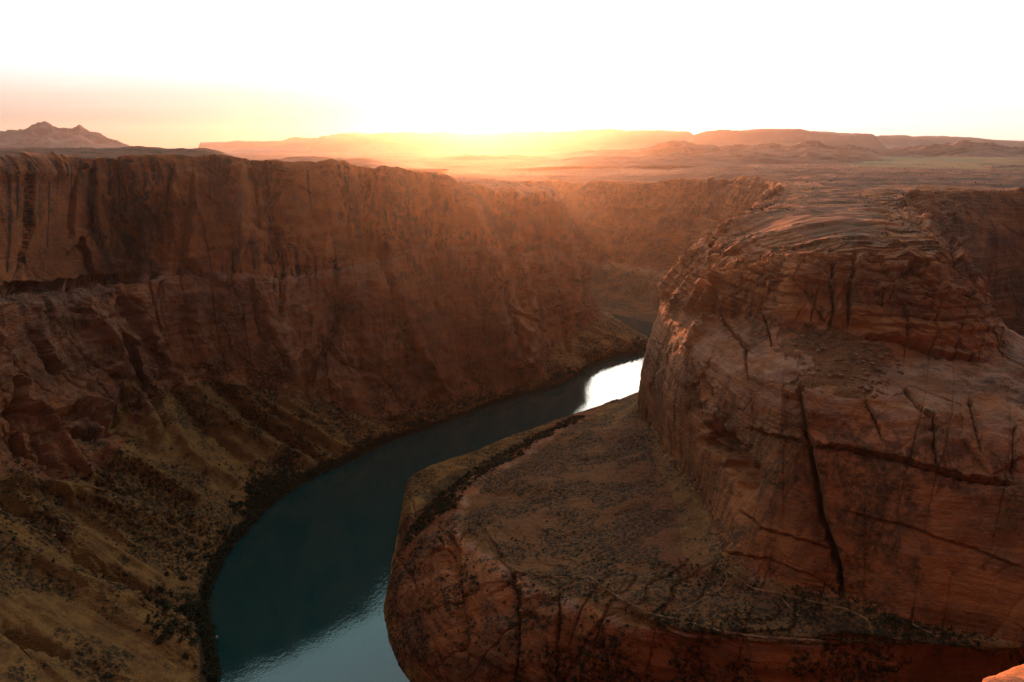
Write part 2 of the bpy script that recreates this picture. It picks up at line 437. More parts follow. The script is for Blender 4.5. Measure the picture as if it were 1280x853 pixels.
def rock_material():
    m, nt, b = new_mat('sandstone'); t = NT(nt)
    p = t.pos()
    soil, veg, varn, pale = t.attr('mask')
    A, B_, Dk = (.54, .155, .044), (.31, .088, .028), (.038, .020, .016)
    base = t.mix(t.rng(t.noise(t.scale(p, .012, .012, .03), 1, 4, .6), .35, .65), A, B_)
    # bedding: thin bands that lean with the cross-beds
    wv = t.n.new('ShaderNodeVectorMath'); wv.operation = 'ADD'
    nz = t.n.new('ShaderNodeTexNoise'); t.l.new(t.scale(p, .02, .02, .02), nz.inputs['Vector']); nz.inputs['Scale'].default_value = 1; nz.inputs['Detail'].default_value = 2
    sc_ = t.n.new('ShaderNodeVectorMath'); sc_.operation = 'MULTIPLY'; t.l.new(nz.outputs['Color'], sc_.inputs[0]); sc_.inputs[1].default_value = (14, 14, 14)
    t.l.new(p, wv.inputs[0]); t.l.new(sc_.outputs[0], wv.inputs[1])
    bed = t.noise(t.scale(wv.outputs[0], .03, .03, .55), 1, 5, .65)
    base = t.mix(t.rng(bed, .48, .72, 0, .60), base, (.36, .155, .085))
    base = t.mix(t.rng(bed, .46, .28, 0, .6), base, (.12, .045, .026))
    # pale leached slickrock, plus skylight painted on the left wall's ledge top
    pl = t.math('MULTIPLY', pale, t.rng(t.noise(t.scale(wv.outputs[0], .05, .05, .25), 1, 4, .6), .35, .6))
    base = t.mix(pl, base, (.46, .22, .14))
    # desert varnish, in runs down the face
    st = t.noise(t.scale(p, .16, .16, .009), 1, 5, .6)
    big = t.noise(t.scale(p, .011, .011, .016), 1, 3, .6)
    vv = t.math('MAXIMUM', t.math('MULTIPLY', t.rng(st, .46, .60), t.rng(big, .40, .56)), t.math('MULTIPLY', t.rng(t.noise(t.scale(p, .022, .022, .014), 1, 5, .65), .50, .62), .8))
    vv = t.math('MULTIPLY', vv, t.math('MINIMUM', varn, 1.0))
    vv = t.math('MAXIMUM', t.math('MINIMUM', vv, 1.0), t.math('MULTIPLY', t.rng(varn, 1.05, 1.7, 0, .92), t.rng(t.noise(t.scale(p, .3, .3, .03), 1, 4, .6), .28, .5, .35, 1)))
    base = t.mix(vv, base, Dk)
    gr = t.math('MULTIPLY', t.rng(t.noise(t.scale(p, .03, .03, .04), 1, 5, .65), .5, .68), .65)
    base = t.mix(gr, base, (.13, .058, .036))
    fine = t.noise(p, .9, 5, .7)
    base = t.mix(t.rng(fine, .35, .7, 0, .45), base, t.mix(.5, base, (.10, .04, .025)))
    # soil and scree
    so = t.mix(t.rng(t.noise(p, .09, 5, .65), .35, .65), (.42, .19, .055), (.23, .10, .032))
    so = t.mix(t.rng(t.noise(p, .7, 4, .7), .5, .7, 0, .6), so, (.075, .05, .028))
    so = t.mix(t.math('MULTIPLY', pale, soil), so, t.mix(t.rng(t.noise(p, .5, 5, .7), .3, .7), (.24, .076, .028), (.12, .042, .017)))
    sf = t.math('MULTIPLY', soil, 1.0)
    sf = t.rng(t.math('ADD', sf, t.math('MULTIPLY', t.math('SUBTRACT', t.noise(p, .08, 5, .7), .5), .9)), .38, .62)
    colr = t.mix(sf, base, so)
    # low scrub: dense flecks of plants
    cl = t.rng(t.noise(p, .022, 6, .68), .38, .60)
    fl = t.rng(t.vor(p, .34), .62, .2)
    vf = t.math('MULTIPLY', t.math('MAXIMUM', t.math('MULTIPLY', fl, .8), t.rng(t.noise(p, .35, 4, .7), .42, .6)), t.rng(t.math('ADD', veg, t.math('MULTIPLY', t.math('SUBTRACT', cl, .5), 1.0)), .25, .65))
    vf = t.math('MAXIMUM', vf, t.rng(veg, .8, .95, 0, .85))
    colr = t.mix(vf, colr, t.mix(t.noise(p, .2, 3), (.018, .016, .010), (.045, .030, .014)))
    t.l.new(colr, b.inputs['Base Color'])
    b.inputs['Roughness'].default_value = .9
    b.inputs['Specular IOR Level'].default_value = .15
    h1 = t.noise(t.scale(wv.outputs[0], .28, .28, .9), 1, 6, .65)
    h2 = t.noise(p, 1.6, 5, .7)
    n1 = t.bump(h1, .9, 3.2)
    n2 = t.bump(h2, .7, .8, n1)
    t.l.new(n2, b.inputs['Normal'])
    return m
ROCK = rock_material()

def ground_material():
    m, nt, b = new_mat('desert_ground'); t = NT(nt)
    p = t.pos()
    soil, veg, varn, pale = t.attr('mask')
    n1 = t.noise(t.scale(p, .006, .006, .02), 1, 6, .62)
    base = t.mix(t.rng(n1, .36, .64), (.20, .060, .024), (.105, .034, .015))
    sl = t.noise(t.scale(p, .02, .035, .5), 1, 6, .65)
    base = t.mix(t.rng(sl, .52, .7, 0, .7), base, (.085, .040, .025))
    base = t.mix(t.rng(sl, .45, .3, 0, .5), base, (.26, .10, .048))
    scr = t.math('MULTIPLY', t.rng(t.noise(p, .06, 6, .7), .46, .62), t.rng(t.noise(p, .004, 4, .6), .38, .6, .25, .9))
    base = t.mix(scr, base, (.045, .032, .014))
    base = t.mix(t.math('MULTIPLY', veg, t.rng(t.noise(p, .003, 4, .6), .3, .55, .5, 1)), base, (.17, .12, .045))
    t.l.new(base, b.inputs['Base Color']); b.inputs['Roughness'].default_value = .95; b.inputs['Specular IOR Level'].default_value = .1
    t.l.new(t.bump(t.noise(p, .12, 6, .7), .5, 2.5), b.inputs['Normal'])
    return m
GROUND = ground_material()

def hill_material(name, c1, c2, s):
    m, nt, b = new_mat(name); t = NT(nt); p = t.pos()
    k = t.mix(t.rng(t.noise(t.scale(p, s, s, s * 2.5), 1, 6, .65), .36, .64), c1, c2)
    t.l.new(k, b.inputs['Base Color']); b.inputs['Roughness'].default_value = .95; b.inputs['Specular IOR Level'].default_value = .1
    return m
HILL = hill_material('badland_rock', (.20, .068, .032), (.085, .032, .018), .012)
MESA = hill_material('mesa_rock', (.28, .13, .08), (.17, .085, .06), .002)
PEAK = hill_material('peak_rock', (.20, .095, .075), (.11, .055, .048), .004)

def water_material():
    m, nt, b = new_mat('river_water'); t = NT(nt); p = t.pos()
    b.inputs['Base Color'].default_value = (.003, .040, .037, 1)
    b.inputs['Roughness'].default_value = .05
    b.inputs['IOR'].default_value = 1.55
    b.inputs['Specular IOR Level'].default_value = .9
    h = t.noise(t.scale(p, .35, .25, .3), 1, 4, .6)
    h2 = t.noise(p, 1.5, 3, .6)
    calm = t.rng(t.noise(p, .012, 3, .5), .4, .65, .25, 1)
    bb = t.n.new('ShaderNodeBump'); t.l.new(h, bb.inputs['Height']); t.l.new(t.math('MULTIPLY', calm, .16), bb.inputs['Strength']); bb.inputs['Distance'].default_value = 1.1
    n = t.bump(h2, .05, .12, bb.outputs[0])
    t.l.new(n, b.inputs['Normal'])
    return m
WATER = water_material()
def simple(name, c, rough=.9, c2=None, s=.5):
    m, nt, b = new_mat(name); t = NT(nt)
    if c2: t.l.new(t.mix(t.rng(t.noise(t.pos(), s, 4, .6), .35, .65), c, c2), b.inputs['Base Color'])
    else: b.inputs['Base Color'].default_value = (*c, 1)
    b.inputs['Roughness'].default_value = rough; b.inputs['Specular IOR Level'].default_value = .15
    return m
LEAF = simple('shrub_leaves', (.020, .024, .012), .9, (.045, .038, .016), .6)
TRAIL = simple('trail_sand', (.26, .12, .06), .95, (.13, .06, .032), .25)
def boulder_material():
    m, nt, b = new_mat('boulder_stone'); t = NT(nt); p = t.pos()
    k = t.mix(t.rng(t.noise(p, .35, 5, .65), .36, .62), (.26, .105, .055), (.13, .055, .033))
    t.l.new(k, b.inputs['Base Color']); b.inputs['Roughness'].default_value = .9; b.inputs['Specular IOR Level'].default_value = .15
    t.l.new(t.bump(t.noise(p, 1.2, 5, .7), .6, .5), b.inputs['Normal'])
    return m
BOULDER = boulder_material()

# ------------------------------------------------------------------ real cracks, gullies and spurs (most lines read off the photograph, cut into the rock they lie on)
# (polyline in photo pixels, half-width px, depth m at start, depth m at end): negative cuts in, positive stands out
CRACKS_PEN = [
 ([(1000,489),(1004,520),(1012,560),(1022,610),(1033,655),(1047,700),(1058,748)], 7.9, -16, -8),
 ([(1000,488),(1000,480)], 3, -4, -2),
 ([(893,340),(896,372),(906,402),(925,428),(940,440)], 3.0, -5, -2),
 ([(957,325),(955,360),(952,385)], 3.2, -5, -2.5),
 ([(950,385),(958,410),(966,434)], 3, -4, -2),
 ([(930,430),(936,480),(944,530)], 2.6, -2.5, -3),
 ([(866,452),(874,480),(882,520),(880,560)], 3.5, -3, -5),
 ([(876,455),(888,480),(896,512)], 3.2, -3, -4),
 ([(1168,520),(1170,550),(1171,583)], 3.2, -3, -5),
 ([(1130,488),(1150,510),(1165,520)], 2.2, -2.5, -2.5),
 ([(1212,500),(1218,525),(1229,565)], 2.4, -3, -3),
 ([(1083,500),(1093,520),(1100,548)], 2.2, -2.5, -2),
 ([(1268,535),(1269,560),(1266,592)], 3, -4, -4),
 ([(1043,325),(1042,350),(1041,385),(1038,408)], 4.5, -6, -4),
 ([(1070,320),(1068,345),(1062,380),(1060,405)], 4, -5, -4),
 ([(1100,322),(1112,345),(1120,352)], 2.6, -3, -2.5),
 ([(1128,345),(1142,332),(1152,340)], 7, -5, -6),
 ([(1132,385),(1138,400),(1136,428)], 2.6, -3, -3),
 ([(1150,340),(1165,358),(1180,372),(1200,380)], 2.6, -3, -2),
 ([(1095,370),(1105,362),(1104,385)], 3, -3, -3),
 ([(1190,300),(1196,318),(1200,335)], 4, -5, -5),
 ([(1080,420),(1120,424),(1160,440),(1230,450)], 3.5, -3.5, -3.5),
 ([(884,300),(905,318),(925,315)], 3, -3, -3),
 ([(903,345),(890,365),(876,392)], 6, 9, 7), ([(884,352),(872,372),(858,392)], 5, 7, 5), ([(888,398),(872,415),(862,436)], 7, 8, 5),  # added ribs, shaped so the butte's left shoulder catches the low sun
 ([(940,535),(968,545),(999,549)], 3.5, -4, -4),
 ([(1014,556),(1060,562),(1116,572),(1170,588),(1215,600),(1262,604)], 4.0, -4.5, -4.5),
 ([(890,540),(905,555),(925,580),(935,610)], 14, -22, -14),
 ([(862,480),(880,520),(885,560)], 5, -4, -4),
 ([(925,640),(950,660),(990,672),(1040,690)], 2.5, -1.6, -1.6),
 ([(1060,640),(1120,655),(1200,680),(1280,710)], 2.2, -1.3, -1.3),
 ([(905,690),(960,700),(1010,718),(1050,742)], 2.4, -1.2, -1.2),
 # lower bench gullies and the pour-off below its edge
 ([(700,745),(697,780),(695,853)], 3.5, -4, -3),
 ([(652,735),(650,790),(645,853)], 3.0, -3, -3),
 ([(560,660),(565,720),(575,780),(580,853)], 9, -6, -5),
 ([(640,715),(648,750),(652,770)], 5, -5, -6),
 ([(600,650),(625,690),(640,715),(680,722),(740,722)], 3, 2.0, 1.0),
 ([(740,722),(800,770),(860,795),(960,800),(1090,803)], 2.6, 1.5, 1.2),
]
CRACKS_LEFT = [
 # bedding ledge under the great slab on the left
 ([(-60,360),(0,357),(60,354),(110,350),(150,345),(200,342)], 5, -9, -5),
 ([(40,225),(38,290),(14,356)], 2.4, -2.5, -2), ([(36,220),(34,300)], 2.2, -2, -2),
 ([(84,318),(100,303),(110,318),(112,345)], 5, -4, -5),
 ([(98,220),(92,250),(86,300)], 3, -3, -3),
 ([(118,210),(117,250),(115,290)], 6, -7, -6), ([(148,205),(155,240),(158,268)], 5, -6, -5),
 ([(160,245),(185,262),(205,290)], 4, -4, -3), ([(195,205),(197,225)], 2.5, -4, -4),
 ([(215,205),(210,260),(212,300)], 3.5, -4, -3), ([(240,215),(236,260),(230,300),(228,335)], 4, -5, -4),
 ([(285,215),(280,230)], 3, -3, -3), ([(315,210),(320,240),(326,290)], 3.2, -4, -2), ([(332,205),(340,250),(342,295)], 3.2, -4, -3),
 ([(350,280),(355,330),(350,395)], 3.5, -3, -4),
 ([(316,352),(318,385),(330,425)], 4, -4, -4),
 ([(440,365),(425,400),(405,440),(382,490)], 4.5, -4, -5),
 ([(155,420),(170,450),(180,480),(200,510)], 6, -8, -7),
 ([(40,415),(60,440),(70,470)], 5, -5, -5), ([(30,470),(20,520),(22,570)], 6, -6, -6),
 # the alcove and its hood
 ([(58,516),(80,504),(110,498),(140,506),(150,520)], 6, 4, 4), ([(70,528),(100,515),(135,522),(142,532)], 9, -9, -9), ([(70,540),(105,545),(140,540)], 5, -4, -4),
 ([(32,500),(62,530),(85,565),(112,600),(135,618)], 7, 7, 5), ([(15,510),(45,550),(75,600)], 10, -8, -6),
 # buttresses around the middle of the wall
 ([(490,350),(500,400),(530,455),(560,492)], 6, 6, 5), ([(478,300),(490,380),(515,440),(535,480)], 7, -7, -5),
 ([(580,265),(600,300),(610,340),(622,370)], 4, 4, 3), ([(590,300),(606,335),(618,365)], 3, -4, -4),
 ([(560,270),(556,320),(552,400)], 5, -5, -3), ([(615,320),(625,350),(640,400),(650,440)], 4, -4, -4),
 ([(640,240),(650,265),(668,290)], 3, -3, -3), ([(690,245),(698,270),(704,290)], 3, -3, -3), ([(718,300),(735,350),(748,368)], 4, 5, 4),
 ([(640,390),(665,398),(690,420)], 4, -4, -4), ([(660,460),(655,430),(672,400)], 5, 4, 4), ([(700,370),(706,400),(710,440)], 4, -3, -3),
 ([(545,225),(548,260),(545,300)], 6, -5, -3), ([(470,215),(466,260),(462,320)], 6, -6, -3),
 # great folds of the wall
 ([(585,245),(603,320),(625,400),(652,475)], 20, 9, 8), ([(545,250),(552,330),(570,420),(595,485)], 17, -10, -6), ([(470,340),(505,420),(545,492)], 16, 8, 7),
 ([(468,215),(470,270),(466,330)], 17, -9, -6), ([(412,212),(405,280),(398,340)], 22, 7, 4), ([(350,210),(346,270),(344,335)], 15, -7, -5),
 ([(300,205),(300,280),(296,340)], 14, 5, 4), ([(235,210),(238,280),(232,335)], 12, 5, 4), ([(200,240),(196,290),(200,335)], 14, -8, -7), ([(150,215),(150,270),(168,335)], 20, -9, -10),
 ([(660,245),(672,330),(690,420)], 14, -9, -6), ([(688,245),(705,320),(722,400)], 11, 7, 6), ([(625,250),(640,320),(662,400)], 10, -6, -5),
 ([(420,360),(440,420),(470,500)], 16, -7, -6), ([(330,360),(345,420),(370,485)], 16, 6, 6), ([(240,360),(250,420),(262,470)], 18, 6, 5), ([(150,370),(190,430),(215,480)], 14, -9, -8),
 ([(95,380),(140,430),(165,490),(195,560)], 14, 9, 8),
 # talus ridges and gullies
 ([(125,568),(170,588),(255,632)], 11, 8, 5), ([(118,590),(165,618),(240,648)], 8, -7, -4),
 ([(230,478),(290,530),(350,560),(390,580)], 9, 6, 4), ([(215,485),(270,545),(330,590)], 8, -6, -4),
 ([(290,478),(340,515),(400,545),(440,565)], 8, 5, 3), ([(270,480),(330,530),(395,570)], 7, -5, -3),
 ([(330,490),(380,520),(430,548)], 7, 4, 3), ([(385,500),(440,530),(480,540)], 7, 4, 3),
 ([(200,520),(240,570),(300,610)], 8, 5, 3),
 ([(0,600),(80,612),(180,640),(270,652)], 12, 6, 4), ([(0,625),(60,650),(110,700),(200,745)], 8, -6, -4),
 ([(0,690),(80,720),(190,760)], 9, 4, 2), ([(0,790),(80,812),(150,853)], 9, -4, -3),
]
STREAKS = [([(40,222),(38,290),(12,358)], 2.6), ([(34,215),(36,262),(31,330)], 2.0), ([(10,208),(13,270),(9,340)], 4.5), ([(22,210),(21,270)], 2.5),
 ([(50,232),(49,290)], 1.2), ([(62,228),(60,310)], 1.6), ([(72,222),(70,270)], 1.2), ([(118,205),(116,268)], 5), ([(148,206),(150,262)], 3.5), ([(90,215),(88,262)], 1.6),
 ([(212,206),(208,260)], 4), ([(176,250),(190,300)], 10), ([(262,206),(262,250)], 3), ([(333,210),(338,270)], 3), ([(385,214),(388,262)], 3), ([(160,300),(175,338)], 16), ([(120,290),(140,338)], 12)]
def cut(P, N, feats, amp_limit=None):
    px, py, dep = project(P)
    d_tot = np.zeros(px.shape, f32)
    for poly, w, d0, d1 in feats:
        xs = [q[0] for q in poly]; ys = [q[1] for q in poly]; m = 2.2 * w + 5
        sel = (px > min(xs) - m) & (px < max(xs) + m) & (py > min(ys) - m) & (py < max(ys) + m) & (dep > 50) & (dep < 1080)
        if not sel.any(): continue
        X, Yy = px[sel], py[sel]
        jx = gn(X / 14, Yy / 14, 0 * X, 101) * min(w, 4) * .5 + gn(X / 40, Yy / 40, 0 * X, 107) * 3 + np.round(gn(X / 8, Yy / 8, 0 * X, 108) * 2) * .7
        jy = gn(X / 14, Yy / 14, 0 * X, 103) * min(w, 4) * .5 + gn(X / 40, Yy / 40, 0 * X, 109) * 3 + np.round(gn(X / 8, Yy / 8, 0 * X, 110) * 2) * .7
        d, t, sg = seg_dist(X + jx, Yy + jy, poly, True)
        ww = w * np.clip(.75 + .7 * gn(X / 12, Yy / 12, 0 * X, 105), .25, 2)
        if d0 < 0 and w < 8: pr = 1.5 * np.clip(1 - d / ww, 0, 1) ** .7 + .55 * sg * np.exp(-d / (2.6 * w)) * (d > .3 * ww)
        else: pr = np.exp(-(d / ww) ** 2)
        e = sstep(0, .04, t) * sstep(1, .93, t) * .7 + .3
        d_tot[sel] += pr * (d0 + (d1 - d0) * t) * e
    return P + N * d_tot[..., None]

def rowmix(v, pairs):
    k = np.array([a for a, b in pairs], float); w = np.array([b for a, b in pairs], float)
    return np.interp(v, k, w)

# ---------- left (outer) wall
def build_wall(cols, rows, dens, feats, kind_, far_step=16.0, amp=1.0):
    P, ci, v, arc = loft(cols, rows, dens, far_step)
    N = normals(P, 1)
    V = np.broadcast_to(v[None], P.shape[:2]); AR = np.broadcast_to(arc[:, None], P.shape[:2])
    rockw = rowmix(V, [(0, 0), (1, 0), (2, .12), (2.75, .2), (3.1, 1), (6.6, 1), (6.95, .5), (7.4, .3), (8.4, .2), (9, .1)]) * amp
    big, flu, stra, blk, med = rock_noise(P)
    cam = sstep(20, 130, np.hypot(P[..., 0], P[..., 1]))
    qx, qy, qd = project(P)
    panel = sstep(125, 95, qx) * sstep(212, 232, qy) * sstep(356, 346, qy) * (V > 5.9) * (V < 7) if feats else 0 * V
    rockw = rockw * (1 - .72 * panel)
    dsp = (big * 1.15 + flu * 1.2 + stra * .8 + blk * 1.35 + med * 1.1) * rockw
    # talus ribs running down to the river
    s = np.clip(V - 1.6, 0, 1.4) / 1.4
    env = np.clip(V - 1.3, 0, 1) * np.clip((3.25 - V) / .5, 0, 1)
    rib = ridged(AR / 46 + V * .35, V * .55, AR * 0, 2, 201) * 7.5 + fbm(AR / 13, V * 2.0, 0 * AR, 3, 207) * 1.8
    dsp = dsp + rib * env + fbm(P[..., 0] / 9, P[..., 1] / 9, P[..., 2] / 9, 3, 211) * .7 * env
    rel = plateau_relief(P[..., 0], P[..., 1]) * np.clip((V - 6.9) / .5, 0, 1)
    Q = P + N * (dsp * cam)[..., None]
    Q[..., 2] += rel
    Q[..., 2] = np.where((V >= 1) & (V < 3.2), np.maximum(Q[..., 2], W + .5 + (V - 1) * 2.5), Q[..., 2])
    if feats: Q = cut(Q, N, [(a_, b_, c_ * 1.7, d_ * 1.7) for a_, b_, c_, d_ in feats])
    # masks
    soil = rowmix(V, [(0, .9), (2, 1), (2.9, .85), (3.15, .1), (3.3, 0), (6.9, 0), (7.2, .25), (9, .3)])
    soil = np.where((V > 3) & (V < 7), np.clip(soil + sstep(.75, .95, np.gradient(Q[..., 2], axis=1) * 0 + N[..., 2]) * .7, 0, 1), soil)
    soil = np.where((V > 4.6) & (V < 6.2), soil * .15, soil)
    veg = rowmix(V, [(0, 1), (1.7, 1), (2.12, .42), (2.8, .30), (3.2, .12), (3.6, 0), (6.9, 0), (7.1, .35), (9, .45)])
    varn = rowmix(V, [(0, 0), (3, .3), (4.5, .6), (6, 1), (6.9, 1), (7.05, 0), (9, 0)])
    varn = varn * (1 - .75 * panel)
    if feats:
        sx, sy, sdep = project(Q)
        wob = gn(sx / 9, sy / 40, 0 * sx, 701) * 1.5
        for poly, wd in STREAKS:
            d, tt = seg_dist(sx + wob, sy, poly)
            varn = np.maximum(varn, 2.0 * np.clip(1.25 - d / (wd * (1 - .55 * tt)), 0, 1) * (sdep < 760))
    pale = rowmix(V, [(0, 0), (3, .3), (4, .45), (4.8, .6), (5.0, 1), (5.9, 1), (6.05, .1), (9, .1)])  # full pale on the ledge top puts its skylight into the colour
    return Q, np.stack([soil, veg, varn, pale], -1), ci, v
LR = [3, 22, 130, 105, 120, 14, 180, 26, 12]
LQ, LA, Lci, Lv = build_wall(LEFT, LR, .9, CRACKS_LEFT, 'left')
NQ, NA, Nci, Nv = build_wall(NEAR, [2, 4, 14, 14, 14, 3, 30, 10, 6], .2, None, 'near', 14.0, .7)
NQ[0] = LQ[0][np.clip(np.searchsorted(Lv, Nv), 0, len(Lv) - 1)]
rs = np.concatenate([[0], np.cumsum(LR)])
rn = np.concatenate([[0], np.cumsum([2, 4, 14, 14, 14, 3, 30, 10, 6])])
nl = LQ.shape[0] - 1
sub_grid(LQ, LA, 0, nl, rs[3], rs[9], 'canyon_wall', ROCK, True, label='long red sandstone cliff with dark streaks along the left of the river', cat='cliff', kind='structure')
sub_grid(LQ, LA, 0, nl, 0, rs[3], 'talus_slope', ROCK, True, label='tan scree slope with shrubs between the left cliff and the river', cat='slope', kind='structure')
sub_grid(NQ, NA, 0, NQ.shape[0] - 1, 0, rn[9], 'near_canyon_wall', ROCK, False, label='sandstone cliff below the viewpoint, out of view', cat='cliff', kind='structure')

# ---------- the peninsula: far wall, bench, butte, right arm
PR = [3, 95, 130, 170, 62, 85, 150, 60, 16]
PQ, Pci, Pv, Parc = loft(PEN, PR, .9)
_s = np.clip(Pv - 1, 0, 1); _k2 = int(np.searchsorted(Pv, 2.0))
_wsb = (sstep(8.9, 9.5, Pci) * sstep(11.7, 11.2, Pci))[:, None]
_zz = W + 1.2 * sstep(0, .12, _s)[None] + (PQ[:, _k2:_k2 + 1, 2] - W - 1.2) * (.06 * sstep(.1, .6, _s) + .94 * sstep(.58, .97, _s))[None]
_m = ((Pv >= 1) & (Pv <= 2))[None]
PQ[..., 2] = np.where(_m, PQ[..., 2] * (1 - _wsb) + _zz * _wsb, PQ[..., 2])
PN = normals(PQ, 1)
V = np.broadcast_to(Pv[None], PQ.shape[:2]); CI = np.broadcast_to(Pci[:, None], PQ.shape[:2])
isB = sstep(7.6, 6.6, CI) + sstep(21.5, 22.4, CI)              # plain canyon wall columns
bench_c = sstep(8.6, 9.6, CI) * sstep(19, 18, CI)
big, flu, stra, blk, med = rock_noise(PQ)
lowface = sstep(2.9, 3.2, V) * sstep(4.3, 3.9, V) * bench_c     # the smooth massive tier
_low = 9.2 * sstep(1060, 880, PQ[..., 1]) * (1 - isB)
_gt = G(PQ[..., 0], PQ[..., 1]) + butte_steps(PQ[..., 0], PQ[..., 1])
_gt[:, -1] -= 6
_f = sstep(7.0, 7.12, V)
PQ[..., 2] = np.where(V > 6.5, (PQ[..., 2] - _low * sstep(6.3, 7.0, V)) * (1 - _f) + _gt * _f, PQ[..., 2])
PN = normals(PQ, 1)
w = rowmix(V, [(0, 0), (1, .25), (1.5, .75), (2, .6), (2.2, .2), (2.8, .15), (3.05, .7), (4, 1), (5, .6), (5.5, .35), (5.9, .5), (6.15, 1), (7, 1), (7.3, .5), (8.5, .3), (9, .2)])
wB = rowmix(V, [(0, 0), (1, .1), (3, .2), (3.2, 1), (7, 1), (7.4, .5), (9, .2)])
w = w * (1 - isB) + wB * isB * (1 + .9 * sstep(1150, 1450, PQ[..., 1]))
sm = 1 - .25 * lowface
dsp = (big * .55 * sm + flu * (1 - .8 * lowface) * .8 * (1 - .65 * sstep(4.0, 4.3, V) * sstep(6.2, 5.9, V) * (1 - isB)) + stra * .9 * (1 - .7 * lowface) + blk * (1 - .75 * lowface) * .85 + med * .7) * w
# ribbed scree under the far wall
dsp = dsp + isB * sstep(1.3, 2.2, V) * sstep(3.3, 2.9, V) * (ridged(PQ[..., 0] / 60, PQ[..., 1] / 190, 0 * V, 3, 431) * 9 + fbm(PQ[..., 0] / 25, PQ[..., 1] / 40, 0 * V, 3, 433) * 4)
# ragged, blocky upper tier
up = sstep(5.95, 6.2, V) * sstep(7.1, 6.9, V) * (1 - isB)
x, y, z = [PQ[..., k] for k in range(3)]
dsp = dsp + up * (np.round(gn(x / 16, y / 16, z / 22, 401) * 3) / 3 * 4.2 + ridged(x / 26, y / 26, z / 60, 2, 403) * 1.8)
tl = z / 6.2 + .05 * (x - 200) / 6.2 + .5 * gn(x / 90, y / 90, z / 70, 407) + .10 * gn(x / 10, y / 10, z / 14, 408)
dsp = dsp + sstep(5.9, 6.3, V) * (1 - isB) * sstep(7.1, 6.95, V) * (sstep(.0, .25, tl - np.floor(tl)) * (1 - .5 * (tl - np.floor(tl))) - .5) * 3.2 * sstep(-.2, .2, gn(x / 55, y / 55, z / 40, 409) + .12)
# terraces on the slope between the tiers
sl = sstep(4.9, 5.1, V) * sstep(6.1, 5.8, V) * (1 - isB)
dsp = dsp + sl * (fbm(x / 30, y / 30, z / 10, 4, 405) * 2.0)
# undulating bench
bn = sstep(1.95, 2.15, V) * sstep(3.0, 2.8, V) * bench_c
dsp = dsp + bn * (fbm(x / 55, y / 55, 0 * x, 5, 411) * 4.2 + (np.round(gn(x / 38, y / 38, 0 * x, 413) * 3) / 3) * 2.0)
# rounded lobes on the bench cliff
bc = sstep(1.0, 1.4, V) * sstep(2.05, 1.8, V) * bench_c
dsp = dsp + bc * (ridged(x / 40, y / 40, z / 70, 2, 421) * 3.0)
PQ2 = PQ + PN * dsp[..., None]
top = np.clip((V - 6.95) / .4, 0, 1)
PQ2[..., 2] += plateau_relief(x, y) * top
PQ2[..., 2] = np.where((V >= 1) & (V < 3.2), np.maximum(PQ2[..., 2], W + .5 + (V - 1) * 1.0), PQ2[..., 2])
PQ2 = cut(PQ2, PN, CRACKS_PEN)
px, py, dep = project(PQ2)
front = bench_c > .3
soil = rowmix(V, [(0, .9), (1.05, .6), (1.3, .15), (1.9, .15), (2.05, .75), (2.7, .8), (2.95, .55), (3.05, .05), (6.9, 0), (7.2, .2), (9, .3)])
soilB = rowmix(V, [(0, .9), (2.6, .9), (3.2, .1), (6.9, 0), (7.2, .25), (9, .3)])
soil = soil * (1 - isB) + soilB * isB
jx = px + fbm(x / 9, y / 9, z / 9, 3, 601) * 16; jy = py + fbm(x / 9, y / 9, z / 9, 3, 602) * 12
debris = (V > 5.05) & (V < 6.05) & in_poly(jx, jy, [(985,420),(1010,402),(1080,415),(1118,432),(1110,455),(1085,470),(1090,495),(1060,500),(1030,480),(1002,492),(996,470),(1020,450),(1000,440),(975,455),(965,440)])
soil = np.where(debris, .95, soil)
soil = np.where((V > 4.8) & (V < 6.05) & (isB < .5) & (soil < .5), .12, soil)
veg = rowmix(V, [(0, .8), (1.2, .3), (1.9, .3), (2.0, .1), (2.1, .5), (2.7, .58), (2.95, .2), (3.08, 0), (6.9, 0), (7.1, .3), (9, .4)]) * (1 - isB)
sandbar = sstep(9.0, 9.6, CI) * sstep(12.0, 11.4, CI) * sstep(.9, 1.0, V) * sstep(1.75, 1.4, V)
veg = np.maximum(veg, isB * sstep(3.05, 2.6, V) * .72); veg = np.where(sandbar > .3, .40, veg); veg = np.maximum(veg, .9 * sstep(9.0, 9.6, CI) * sstep(12.2, 11.6, CI) * sstep(1.38, 1.5, V) * sstep(1.9, 1.78, V)); soil = np.maximum(soil, sandbar)
veg = np.where((V > 2) & (V < 3), veg + .3 * sstep(13.4, 14.4, CI) * sstep(.0, .12, V - 2) * sstep(1.0, .85, V - 2), veg)
bare = in_poly(px, py, [(860,600),(905,640),(900,700),(860,715),(800,690),(790,640),(820,610)]) & (V > 2) & (V < 3)
veg = np.where(bare, veg * .35, veg)
varn = rowmix(V, [(0, 0), (1, .3), (2, .2), (3, .5), (4.5, .6), (5, .2), (6, .7), (6.9, .7), (7.05, 0), (9, 0)])
pale = rowmix(V, [(0, 0), (3, .05), (4.0, .2), (4.6, .5), (5.3, .7), (5.95, .5), (6.1, 0), (9, 0)]) * (1 - isB)
pale = np.where(debris, 1, pale); pale = np.maximum(pale, isB * sstep(3.1, 2.9, V)); redfoot = (sstep(2.5, 2.9, V) * sstep(3.02, 2.9, V) + .95 * sstep(1.85, 2.0, V) * (V < 2.8)) * bench_c
pale = np.maximum(pale, redfoot * (V < 3.05))
PA = np.stack([soil, veg, varn, pale], -1)
rp = np.concatenate([[0], np.cumsum(PR)])
iu = lambda c: int(np.searchsorted(Pci, c))
a0, a1, a2, a3 = 0, iu(8.0), iu(21.0), PQ2.shape[0] - 1
kw = dict(kind='structure')
